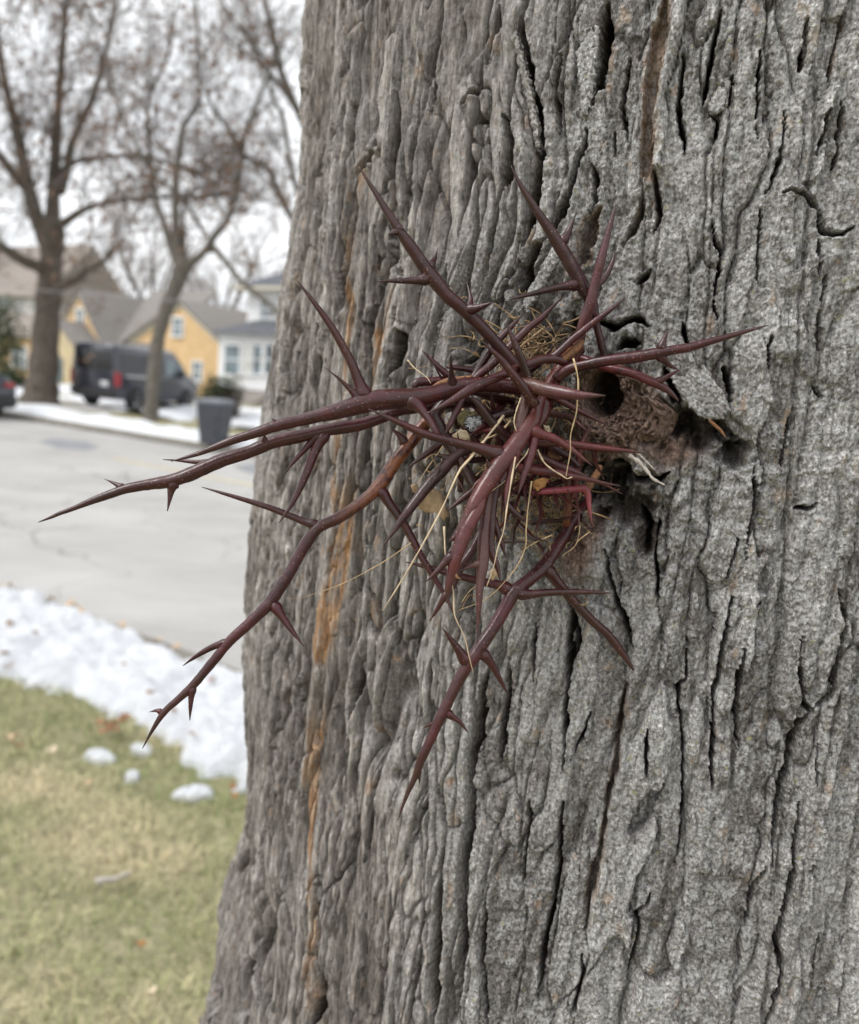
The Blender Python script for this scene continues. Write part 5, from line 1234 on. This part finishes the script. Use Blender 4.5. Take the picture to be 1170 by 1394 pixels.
# --- yellow brick house with two street gables
NH = 29.0
eL, pk, eR = at_n(171, 468, NH), at_n(248, 412, NH), at_n(299, 462, NH)
hb = P3((eL[0]+eR[0])/2, 0, NH)
hy = empty('brick_house', tuple(hb), 'yellow brick house with two street gables and grey-brown shingle roof', 'house')
wallprism(hy, 'wall', 'yellow_brick', [(eL[0], -0.05), (eR[0], -0.05), eR, pk, eL], NH, 8.0)
slab(hy, 'roof', 'shingle', eL, pk, NH, 8.0); slab(hy, 'roof', 'shingle', eR, pk, NH, 8.0)
def rake(a, b, n, root, mat='trim'):
    a, b = np.array(a), np.array(b); d = (a-b)/np.linalg.norm(a-b); nr = np.array([-d[1], d[0]]); nr = nr if nr[1] > 0 else -nr
    q = [a+d*0.28-nr*0.20, b-nr*0.20, b+nr*0.005, a+d*0.28+nr*0.005]; mb = MB(); mb.prism([P3(u, z, n-0.07) for u, z in q], NV*0.055); mb.build('rake_board', MT[mat], root)
rake(eL, pk, NH, hy); rake(eR, pk, NH, hy)
NL = NH-0.9
l1, l2, l3 = at_n(81, 452, NL), at_n(108, 394, NL), at_n(144, 474, NL)
wallprism(hy, 'wall', 'yellow_brick', [(l1[0], -0.05), (l3[0], -0.05), l3, l2, l1], NL, 7.6)
slab(hy, 'roof', 'shingle', l1, l2, NL, 7.6); slab(hy, 'roof', 'shingle', l3, l2, NL, 7.6); rake(l3, l2, NL, hy); rake(l1, l2, NL, hy)
# main roof running between the gables
uA, uB = l3[0]-2.4, eL[0]+2.6; ez_, rz_ = at_n(156, 470, NH+0.2)[1], at_n(170, 398, NH+4.2)[1]
mb = MB(); mb.prism([P3(uA, ez_, NH-0.1), P3(uA, rz_, NH+4.2), P3(uA, rz_+0.18, NH+4.2), P3(uA, ez_+0.18, NH-0.1)], np.array([RU[0], RU[1], 0])*(uB-uA)); mb.build('roof', MT['shingle'], hy)
wallprism(hy, 'wall', 'yellow_brick', [(l3[0]-0.2, -0.05), (eL[0]+0.2, -0.05), (eL[0]+0.2, ez_-0.05), (l3[0]-0.2, ez_-0.05)], NH+0.35, 4.0)
mb = MB(); mb.prism([P3(l3[0]+0.02, ez_-0.28, NH-0.16), P3(eL[0]-0.02, ez_-0.28, NH-0.16), P3(eL[0]-0.02, ez_+0.0, NH-0.16), P3(l3[0]+0.02, ez_+0.0, NH-0.16)], NV*0.25); mb.build('gutter', MT['trim_white'], hy)
px_window(hy, 104.5, 114.5, 421, 446, NL); px_window(hy, 236, 249, 433, 457, NH); px_window(hy, 263, 275, 493, 517, NH); px_window(hy, 210, 222, 495, 518, NH)
# pale entrance wing in front at the left
NE = NL-1.6
w1, w2, w3 = at_n(56, 440, NE), at_n(78, 437, NE), at_n(103, 472, NE)
wallprism(hy, 'wall', 'pale_brick', [(w1[0], -0.05), (w3[0], -0.05), w3, w2, w1], NE, 1.9, 'pale yellow brick entrance wing')
slab(hy, 'roof', 'shingle', w3, w2, NE, 2.2, 0.12, 0.2)
d0 = at_n(71, 500, NE); d1 = at_n(86, 500, NE); zt = at_n(78, 484, NE)[1]
mb = MB(); arc = [(d0[0], 0.02), (d1[0], 0.02), (d1[0], zt-0.35)]+[((d0[0]+d1[0])/2+(d1[0]-d0[0])/2*math.cos(a), zt-0.35+0.35*math.sin(a)) for a in np.linspace(0.2, math.pi-0.2, 7)]+[(d0[0], zt-0.35)]
mb.prism([P3(u, z, NE-0.05) for u, z in arc], NV*0.06); dd_ = mb.build('door', MT['pane'], hy); dd_['label'] = 'arched entrance door'
mb = MB(); q = P3(d1[0]-0.14, 1.0, NE-0.08); mb.tube([q, q+np.array([0, 0, 0.14])], [0.02, 0.02], 6); mb.build('handle', MT['trim'], dd_)
# low left wing
a1 = at_n(-60, 462, NE+0.8); a2 = at_n(58, 462, NE+0.8); top = at_n(20, 428, NE+3.4)[1]
wallprism(hy, 'wall', 'yellow_brick', [(a1[0], -0.05), (a2[0], -0.05), (a2[0], a2[1]), (a1[0], a2[1])], NE+0.8, 5.0)
mb = MB(); mb.prism([P3(a1[0]-0.3, a2[1]-0.02, NE+0.45), P3(a1[0]-0.3, top, NE+3.4), P3(a1[0]-0.3, top+0.16, NE+3.4), P3(a1[0]-0.3, a2[1]+0.14, NE+0.45)], np.array([RU[0], RU[1], 0])*(a2[0]-a1[0]+0.5)); mb.build('roof', MT['shingle_tan'], hy)
px_window(hy, 17, 37, 473, 499, NE+0.8, bars=(2, 2)); px_window(hy, -30, -10, 473, 499, NE+0.8, bars=(2, 2))
mb = MB(); cc = P3((eR[0]+pk[0])/2-0.4, 0, NH+6); mb.box((cc[0], cc[1], pk[1]+0.2), (0.7, 0.9, 1.6), math.atan2(RU[1], RU[0])); mb.build('chimney', MT['yellow_brick'], hy)

# --- tall house behind, far left
NB = 40.0
c1, c2 = at_n(-70, 400, NB), at_n(60, 404, NB); rt = at_n(30, 338, NB+5)[1]
hg = empty('house', tuple(P3((c1[0]+c2[0])/2, 0, NB)), 'tall grey house behind the big left street tree, with a broad weathered roof', 'house')
wallprism(hg, 'wall', 'grey_siding', [(c1[0], -0.05), (c2[0], -0.05), (c2[0], c2[1]), (c1[0], c2[1])], NB, 8.0)
mb = MB(); uu = np.array([RU[0], RU[1], 0])*(c2[0]-c1[0]+1.0)
mb.prism([P3(c1[0]-0.5, c2[1]-0.05, NB-0.5), P3(c1[0]-0.5, rt, NB+4.2), P3(c1[0]-0.5, c2[1]-0.05, NB+8.6)], uu); mb.build('roof', MT['shingle_tan'], hg)
px_window(hg, 36, 49, 408, 428, NB, pane='blind'); px_window(hg, 2, 14, 406, 426, NB, pane='pane'); px_window(hg, -30, -17, 404, 424, NB)

# --- white house at the right with an enclosed porch
NP, NW = 27.0, 29.6
q0, q1 = at_n(299, 455, NP), at_n(430, 446, NP); qt = at_n(340, 455, NP)[1]; qb = at_n(318, 528, NP)[1]
hw = empty('house', tuple(P3((q0[0]+q1[0])/2, 0, NP)), 'white two storey house with an enclosed front porch beside the big trunk', 'house')
wallprism(hw, 'porch_wall', 'white_siding', [(q0[0], qb), (q1[0], qb), (q1[0], qt), (q0[0], qt)], NP, NW-NP-0.01)
wallprism(hw, 'foundation', 'stone', [(q0[0]+0.05, -0.05), (q1[0]-0.05, -0.05), (q1[0]-0.05, qb-0.003), (q0[0]+0.05, qb-0.003)], NP+0.05, 2.0)
b0 = at_n(338, 400, NW); b1_ = q1[0]+1.5; bt = at_n(345, 391, NW)[1]
wallprism(hw, 'wall', 'white_siding', [(b0[0], -0.05), (b1_, -0.05), (b1_, bt), (b0[0], bt)], NW, 8.0)
pr = at_n(345, 440, NW)[1]
mb = MB(); mb.prism([P3(q0[0]-0.35, qt+0.003, NP-0.4), P3(q0[0]-0.35, pr+0.15, NW-0.01), P3(q0[0]-0.35, qt+0.003, NW-0.01)], np.array([RU[0], RU[1], 0])*(q1[0]-q0[0]+0.7)); mb.build('porch_roof', MT['shingle_dark'], hw)
ov = 0.6; e_ = [P3(b0[0]-ov, bt, NW-ov), P3(b1_+ov, bt, NW-ov), P3(b1_+ov, bt, NW+8+ov), P3(b0[0]-ov, bt, NW+8+ov)]
rh = bt+2.3; mb = MB(); mb.hexa([p+np.array([0, 0, 0.0]) for p in e_], [P3(b0[0]+3.6, rh, NW+3.9), P3(b1_-3.6, rh, NW+3.9), P3(b1_-3.6, rh, NW+4.1), P3(b0[0]+3.6, rh, NW+4.1)]); mb.build('roof', MT['shingle_dark'], hw)
mb = MB(); mb.prism([P3(b0[0]-ov+0.01, bt-0.16, NW-ov+0.02), P3(b1_+ov-0.01, bt-0.16, NW-ov+0.02), P3(b1_+ov-0.01, bt-0.004, NW-ov+0.02), P3(b0[0]-ov+0.01, bt-0.004, NW-ov+0.02)], NV*(8+2*ov-0.04)); mb.build('eave', MT['trim'], hw)
for a_, b_ in ((307, 327), (330, 344), (346, 357), (362, 374)): px_window(hw, a_, b_, 470, 509, NP, pane='pane' if a_ != 330 else 'blind', bars=(0, 1))
px_window(hw, 356, 372, 410, 432, NW); px_window(hw, 384, 400, 410, 432, NW)
for k, ht in enumerate((0.18, 0.36, 0.54)):
    mb = MB(); u0 = at_n(330, 545, NP)[0]; mb.prism([P3(u0, 0 if k == 0 else ht-0.177, NP-1.1+0.33*k), P3(u0+1.8, 0 if k == 0 else ht-0.177, NP-1.1+0.33*k), P3(u0+1.8, ht, NP-1.1+0.33*k), P3(u0, ht, NP-1.1+0.33*k)], NV*(1.1-0.33*k+0.02)); mb.build('step', MT['stone'], hw)
# driveway and garden path
vr = ground(127, 555); vu, vn = to_un(vr)
strip('driveway', vu-1.6, vu+1.8, N1+0.16, NH-1, 0.012, MT['concrete'])
strip('garden_path', at_n(330, 545, NP)[0]+0.3, at_n(330, 545, NP)[0]+1.5, N1+0.16, NP-1.2, 0.012, MT['concrete'])

# --- overhead cables strung above the street
MT['cable'] = simple('grey_cable', (0.30, 0.30, 0.31), 0.6, 0.1, 3)
def cable(p0, p1, d0, d1, sag, r, label):
    a, b = at(p0[0], p0[1], d0), at(p1[0], p1[1], d1); ts = np.linspace(-1.2, 2.4, 40)
    P = [a*(1-t)+b*t-np.array([0, 0, sag*(0.25-(t-0.5)**2)*0.3]) for t in ts]; mb = MB(); mb.tube(P, [r]*40, 6); tag(mb.build('overhead_cable', MT['cable']), label, 'cable', 'cables over the far side of the street')
cable((0, 390), (235, 409), 19, 19, 0.1, 0.010, 'thin pale cable crossing in front of the yellow house roof')
cable((0, 5), (165, 73), 17, 18, 0.1, 0.012, 'cable crossing high through the crown of the large street tree')
# ------------------------------------------------------------------ van, parked car, wheelie bin
def paint(name, c, rough=0.28):
    t = NT(name); v = t.coord(); nz = t.noise(v, 3, 4); cc = np.array(c); t.b.inputs['Coat Weight'].default_value = 0.6; t.b.inputs['Coat Roughness'].default_value = 0.1
    return t.fin(t.ramp(nz, [(0.3, tuple(cc*0.85)), (0.7, tuple(cc*1.15))]), rough, None, 0.5)
MT['van_paint'] = paint('dark_slate_paint', (0.034, 0.036, 0.05)); MT['car_paint'] = paint('dark_blue_paint', (0.018, 0.024, 0.034))
MT['rubber'] = simple('tyre_rubber', (0.022, 0.022, 0.022), 0.85, 0.2, 20); MT['rim'] = simple('alloy_rim', (0.42, 0.42, 0.43), 0.35, 0.1, 10, 0.5, metal=0.6)
MT['red_lens'] = simple('red_tail_lens', (0.33, 0.03, 0.04), 0.25, 0.15, 20, 0.6); MT['clear_lens'] = simple('clear_lens', (0.65, 0.66, 0.68), 0.2, 0.1, 20, 0.6)
MT['black_plastic'] = simple('black_plastic', (0.025, 0.025, 0.027), 0.6, 0.2, 10); MT['plate'] = simple('number_plate', (0.6, 0.61, 0.62), 0.5, 0.05, 10)
MT['chrome'] = simple('bright_strip', (0.45, 0.46, 0.48), 0.3, 0.1, 8, 0.5, metal=0.5)
def loft(secs):
    """body skin through cross-sections (x, [(y, z), ...] right half from bottom to roof centre)"""
    mb = MB(); vs = []; rows = []
    for x, half in secs:
        ring = [(x, -y, z) for y, z in half]+[(x, y, z) for y, z in reversed(half)]
        rows.append(len(ring)); vs += ring
    n = rows[0]; fs = []
    for i in range(len(secs)-1):
        for k in range(n-1): fs.append((i*n+k, (i+1)*n+k, (i+1)*n+k+1, i*n+k+1))
        fs.append((i*n+n-1, (i+1)*n+n-1, (i+1)*n, i*n))
    fs.append(tuple(range(n))); fs.append(tuple((len(secs)-1)*n+k for k in range(n-1, -1, -1)))
    mb.add(vs, fs, True); return mb
def half(w, zb, zbelt, zr, wt): return [(w*0.93, zb), (w, zb+0.18), (w, zbelt), (wt+(w-wt)*0.25, zr-0.16), (wt-0.05, zr-0.045), (wt-0.20, zr), (0.02, zr+0.02)]
def wheel(root, x, y, r, wd):
    sgn = -1 if y < 0 else 1; mb = MB(); K = 28
    prof = [(r*0.62, 0), (r*0.93, 0.0), (r, 0.03), (r, wd-0.03), (r*0.93, wd), (r*0.62, wd)]; vs = []
    for pr_, o_ in prof:
        for k in range(K): a = 2*math.pi*k/K; vs.append((x+pr_*math.cos(a), y+sgn*(o_-wd), r+pr_*math.sin(a)))
    fs = [(i*K+k, i*K+(k+1) % K, (i+1)*K+(k+1) % K, (i+1)*K+k) for i in range(len(prof)-1) for k in range(K)]; mb.add(vs, fs)
    t = local_build(mb, 'wheel', MT['rubber'], root); m2 = MB(); vs = [(x, y-sgn*0.035, r)]
    for pr_, o_ in ((r*0.16, -0.03), (r*0.45, -0.05), (r*0.62, -0.012)):
        for k in range(K): a = 2*math.pi*k/K; dip = 0.03 if (pr_ == r*0.45 and k % 4 < 2) else 0; vs.append((x+pr_*math.cos(a), y+sgn*(o_-dip), r+pr_*math.sin(a)))
    fs = [(0, 1+k, 1+(k+1) % K) for k in range(K)]+[(1+i*K+k, 1+(i+1)*K+k, 1+(i+1)*K+(k+1) % K, 1+i*K+(k+1) % K) for i in range(2) for k in range(K)]; m2.add(vs, fs)
    local_build(m2, 'rim', MT['rim'], t)
def panel(root, name, mat, q, off, th=0.012, parent=None):
    q = [np.array(p, float) for p in q]; nr = np.cross(q[1]-q[0], q[3]-q[0]); nr /= np.linalg.norm(nr); nr = nr*off
    mb = MB(); mb.prism([p+nr*0.004/abs(off) if False else p for p in q], nr*th); return local_build(mb, name, MT[mat], parent or root)
# van: x forward from the rear bumper, y to its left
hdg = math.radians(22)
van = empty('parked_van', (vr[0], vr[1], 0.016), 'dark slate passenger van parked in the driveway before the yellow house', 'van', None, math.pi/2-hdg); van.scale = (0.76, 0.93, 0.97)
W, WT, ZB, ZBELT, ZR = 0.98, 0.86, 0.30, 1.13, 2.02
secs = [(0.0, half(W*0.97, ZB+0.1, ZBELT, ZR-0.05, WT-0.02)), (0.12, half(W, ZB, ZBELT, ZR, WT)), (1.2, half(W, ZB, ZBELT, ZR, WT)), (3.25, half(W, ZB, ZBELT, ZR-0.02, WT)), (3.6, half(W, ZB, ZBELT, ZR-0.12, WT-0.02)),
        (4.25, half(W, ZB, ZBELT+0.02, 1.42, WT-0.04)), (4.38, half(W, ZB, 1.10, 1.28, WT-0.02)), (4.85, half(W*0.96, ZB, 0.92, 1.12, WT-0.06)), (5.02, half(W*0.88, ZB+0.06, 0.76, 0.94, WT-0.12))]
local_build(loft(secs), 'body', MT['van_paint'], van)
def side(x, z, s, out=0.006):
    f = np.clip((z-ZBELT)/(ZR-0.16-ZBELT), 0, 1); y = W-(W-(WT+(W-WT)*0.25))*f; return (x, s*(y+out), z)
for s in (-1, 1):
    for x0, x1, lab in ((0.22, 1.28, 1), (1.40, 2.62, 1), (2.78, 3.42, 0)):
        q = [side(x0, 1.17, s), side(x1, 1.17, s), side(x1, 1.74 if lab else 1.66, s), side(x0, 1.74 if lab else 1.70, s)]
        panel(van, 'window', 'pane_dark' if lab else 'pane', q, 1 if s < 0 else -1)
    panel(van, 'window', 'pane', [side(3.5, 1.17, s), side(4.02, 1.17, s), side(3.98, 1.30, s), side(3.52, 1.62, s)], 1 if s < 0 else -1)
    panel(van, 'tail_light', 'red_lens', [(0.02 if False else -0.012, s*0.90, 0.72), (-0.012, s*0.985, 0.72), (-0.012, s*0.985, 1.16), (-0.012, s*0.90, 1.16)], 1 if s < 0 else -1, 0.03)
    panel(van, 'tail_light', 'red_lens', [side(0.0, 0.72, s, 0.01), side(0.19, 0.72, s, 0.01), side(0.17, 1.15, s, 0.01), side(0.0, 1.15, s, 0.01)], 1 if s < 0 else -1, 0.02)
    panel(van, 'trim_strip', 'chrome', [side(0.45, 1.02, s), side(2.2, 1.02, s), side(2.2, 1.08, s), side(0.45, 1.08, s)], 1 if s < 0 else -1, 0.012)
    mb = MB(); mb.box((3.55, s*(W+0.13), 1.22), (0.10, 0.20, 0.26)); o = local_build(mb, 'mirror', MT['black_plastic'], van); bevel(o, 0.03)
    panel(van, 'headlight', 'clear_lens', [(4.9, s*0.62, 0.80), (4.82, s*0.93, 0.80), (4.78, s*0.93, 0.99), (4.88, s*0.62, 0.96)], -1 if s < 0 else 1, 0.14)
    for x in (1.0, 4.12):
        mb = MB(); K = 24; c_ = [(x+0.43*math.cos(a), s*(W-0.02), 0.34+0.43*math.sin(a)) for a in np.linspace(-0.35, math.pi+0.35, K)]; mb.prism(c_, (0, s*0.026, 0)); local_build(mb, 'wheel_arch', MT['black_plastic'], van)
        wheel(van, x, s*(W+0.035), 0.345, 0.24)
panel(van, 'rear_window', 'pane_dark', [(-0.006, -0.80, 1.20), (-0.006, -0.03, 1.20), (-0.006, -0.03, 1.78), (-0.006, -0.76, 1.78)], -1)
panel(van, 'rear_window', 'pane_dark', [(-0.006, 0.03, 1.20), (-0.006, 0.80, 1.20), (-0.006, 0.76, 1.78), (-0.006, 0.03, 1.78)], -1)
panel(van, 'windscreen', 'pane', [(4.28, -0.70, 1.43), (4.28, 0.70, 1.43), (3.66, 0.66, 1.90), (3.66, -0.66, 1.90)], 1, 0.03)
mb = MB(); mb.box((-0.05, 0, 0.50), (0.16, 1.86, 0.22)); o = local_build(mb, 'bumper', MT['black_plastic'], van); bevel(o, 0.04)
mb = MB(); mb.box((5.0, 0, 0.48), (0.18, 1.72, 0.26)); o = local_build(mb, 'bumper', MT['black_plastic'], van); bevel(o, 0.05)
panel(van, 'number_plate', 'plate', [(-0.012, -0.62, 0.70), (-0.012, -0.30, 0.70), (-0.012, -0.30, 0.86), (-0.012, -0.62, 0.86)], -1, 0.012)
mb = MB(); mb.box((-0.02, -0.10, 0.98), (0.05, 0.10, 0.05)); local_build(mb, 'handle', MT['black_plastic'], van)

# parked car at the left edge, rear end towards us
cu = at_n(21, 545, 10.6)[0]; cp = un(cu, 9.8, -0.098)
car = empty('parked_car', cp, 'dark blue car parked at the far kerb, only its rear with red tail light visible', 'car', None, math.atan2(-RU[1], -RU[0]))
secs = [(0.0, half(0.80, 0.36, 0.72, 0.98, 0.66)), (0.10, half(0.87, 0.26, 0.82, 1.02, 0.72)), (0.75, half(0.90, 0.20, 0.90, 1.06, 0.74)), (1.35, half(0.90, 0.20, 0.92, 1.36, 0.62)), (1.9, half(0.90, 0.20, 0.92, 1.45, 0.60)), (2.6, half(0.90, 0.20, 0.92, 1.42, 0.60)), (3.35, half(0.90, 0.20, 0.90, 1.04, 0.70)), (4.25, half(0.87, 0.22, 0.76, 0.88, 0.68)), (4.5, half(0.76, 0.30, 0.58, 0.70, 0.60))]
local_build(loft(secs), 'body', MT['car_paint'], car)
for s in (-1, 1):
    panel(car, 'window', 'pane', [(1.15, s*0.895, 0.95), (2.0, s*0.895, 0.95), (2.0, s*0.72, 1.32), (1.45, s*0.72, 1.28)], 1 if s < 0 else -1, 0.02)
    panel(car, 'window', 'pane', [(2.06, s*0.895, 0.95), (3.0, s*0.895, 0.95), (2.62, s*0.72, 1.30), (2.06, s*0.72, 1.32)], 1 if s < 0 else -1, 0.02)
    panel(car, 'tail_light', 'red_lens', [(-0.014, s*0.52, 0.76), (-0.014, s*0.76, 0.76), (-0.014, s*0.74, 0.86), (-0.014, s*0.54, 0.86)], 1 if s < 0 else -1, 0.05)
    for x in (0.95, 3.65): wheel(car, x, s*0.91, 0.31, 0.2)
panel(car, 'rear_window', 'pane', [(0.82, -0.60, 1.09), (0.82, 0.60, 1.09), (1.30, 0.54, 1.37), (1.30, -0.54, 1.37)], -1, -0.02)
panel(car, 'number_plate', 'plate', [(-0.014, -0.22, 0.66), (-0.014, 0.22, 0.66), (-0.014, 0.22, 0.78), (-0.014, -0.22, 0.78)], -1, 0.01)
mb = MB(); mb.box((-0.03, 0, 0.42), (0.14, 1.6, 0.24)); o = local_build(mb, 'bumper', MT['black_plastic'], car); bevel(o, 0.05)

# wheelie bin at the far kerb
MT['bin'] = simple('grey_bin_plastic', (0.05, 0.054, 0.064), 0.55, 0.25, 6, 0.4); MT['bin_lid'] = simple('pale_grey_lid', (0.13, 0.137, 0.155), 0.5, 0.15, 6, 0.4)
bp = ground(291, 607, 0); bin_ = empty('wheelie_bin', (bp[0], bp[1], 0.003), 'grey wheelie bin with a paler lid standing at the far kerb', 'bin', None, math.atan2(RU[1], RU[0])+0.25); bin_.scale = (0.88, 0.80, 0.86)
mb = MB(); mb.hexa([(-0.23, -0.24, 0.04), (0.23, -0.24, 0.04), (0.23, 0.22, 0.04), (-0.23, 0.22, 0.04)], [(-0.31, -0.33, 0.95), (0.31, -0.33, 0.95), (0.31, 0.33, 0.95), (-0.31, 0.33, 0.95)])
bevel(local_build(mb, 'body', MT['bin'], bin_), 0.03)
mb = MB(); mb.hexa([(-0.325, -0.35, 0.955), (0.325, -0.35, 0.955), (0.325, 0.35, 0.955), (-0.325, 0.35, 0.955)], [(-0.29, -0.33, 1.04), (0.29, -0.33, 1.04), (0.29, 0.30, 1.07), (-0.29, 0.30, 1.07)])
bevel(local_build(mb, 'lid', MT['bin_lid'], bin_), 0.02)
for s in (-1, 1): wheel(bin_, 0.20*0+s*0.0, s*0.0+0.0, 0.0001, 0.0001) if False else None
for s in (-1, 1):
    mb = MB(); mb.tube([(s*0.22, 0.26, 0.11), (s*0.28, 0.26, 0.11)], [0.11, 0.11], 20); local_build(mb, 'wheel', MT['rubber'], bin_)
mb = MB(); mb.tube([(-0.26, 0.40, 0.96), (0.26, 0.40, 0.96)], [0.018, 0.018], 8); local_build(mb, 'handle', MT['bin'], bin_)
mb = MB(); mb.hexa([(-0.20, -0.262, 0.18), (0.20, -0.262, 0.18), (0.20, -0.24, 0.18), (-0.20, -0.24, 0.18)], [(-0.245, -0.318, 0.72), (0.245, -0.318, 0.72), (0.245, -0.28, 0.72), (-0.245, -0.28, 0.72)]); local_build(mb, 'front_panel', MT['bin'], bin_)
# ------------------------------------------------------------------ overcast daylight
sc = bpy.context.scene
w = bpy.data.worlds.new('World'); sc.world = w; w.use_nodes = True
nt = w.node_tree; bg = nt.nodes['Background']
SUN_EL, SUN_AZ = math.radians(50), math.radians(248)
sky = nt.nodes.new('ShaderNodeTexSky'); sky.sky_type = 'NISHITA'; sky.sun_disc = False
sky.sun_elevation = SUN_EL; sky.sun_rotation = SUN_AZ; sky.dust_density = 4.0
hs = nt.nodes.new('ShaderNodeHueSaturation'); hs.inputs['Saturation'].default_value = 0.12
mx = nt.nodes.new('ShaderNodeMix'); mx.data_type = 'RGBA'; mx.inputs[0].default_value = 0.82
nt.links.new(sky.outputs[0], hs.inputs['Color']); nt.links.new(hs.outputs[0], mx.inputs[6])
tc = nt.nodes.new('ShaderNodeTexCoord'); cn = nt.nodes.new('ShaderNodeTexNoise'); cn.inputs['Scale'].default_value = 2.2; cn.inputs['Detail'].default_value = 4
mp = nt.nodes.new('ShaderNodeMapping'); mp.inputs['Scale'].default_value = (1, 1, 3); nt.links.new(tc.outputs['Generated'], mp.inputs[0]); nt.links.new(mp.outputs[0], cn.inputs['Vector'])
cr = nt.nodes.new('ShaderNodeValToRGB'); cr.color_ramp.elements[0].position = 0.3; cr.color_ramp.elements[1].position = 0.7
cr.color_ramp.elements[0].color = (8.6, 8.9, 9.3, 1); cr.color_ramp.elements[1].color = (9.8, 10.0, 10.2, 1)
nt.links.new(cn.outputs['Fac'], cr.inputs['Fac']); nt.links.new(cr.outputs[0], mx.inputs[7])
geo = nt.nodes.new('ShaderNodeSeparateXYZ'); nt.links.new(tc.outputs['Generated'], geo.inputs[0])
zr_ = nt.nodes.new('ShaderNodeMapRange'); zr_.inputs[1].default_value = 0.0; zr_.inputs[2].default_value = 1.0; zr_.inputs[3].default_value = 1.05; zr_.inputs[4].default_value = 1.25; nt.links.new(geo.outputs[2], zr_.inputs[0])
vm_ = nt.nodes.new('ShaderNodeVectorMath'); vm_.operation = 'SCALE'; nt.links.new(mx.outputs[2], vm_.inputs[0]); nt.links.new(zr_.outputs[0], vm_.inputs['Scale'])
nt.links.new(vm_.outputs[0], bg.inputs['Color']); bg.inputs['Strength'].default_value = 0.1
sd = bpy.data.lights.new('sun', 'SUN'); sd.energy = 1.4; sd.angle = math.radians(20); sd.color = (1.0, 0.97, 0.93)
so = bpy.data.objects.new('sun', sd); C.objects.link(so); so['kind'] = 'helper'
az = SUN_AZ; dirv = Vector((math.sin(az)*math.cos(SUN_EL), math.cos(az)*math.cos(SUN_EL), math.sin(SUN_EL)))
so.rotation_euler = dirv.to_track_quat('Z', 'Y').to_euler(); so.location = (0, 0, 20)
sc.view_settings.view_transform = 'Standard'; sc.view_settings.look = 'None'
sc.view_settings.exposure = 0.60; sc.view_settings.gamma = 1.0
sc.cycles.max_bounces = 6; sc.cycles.diffuse_bounces = 3; sc.cycles.use_denoising = True
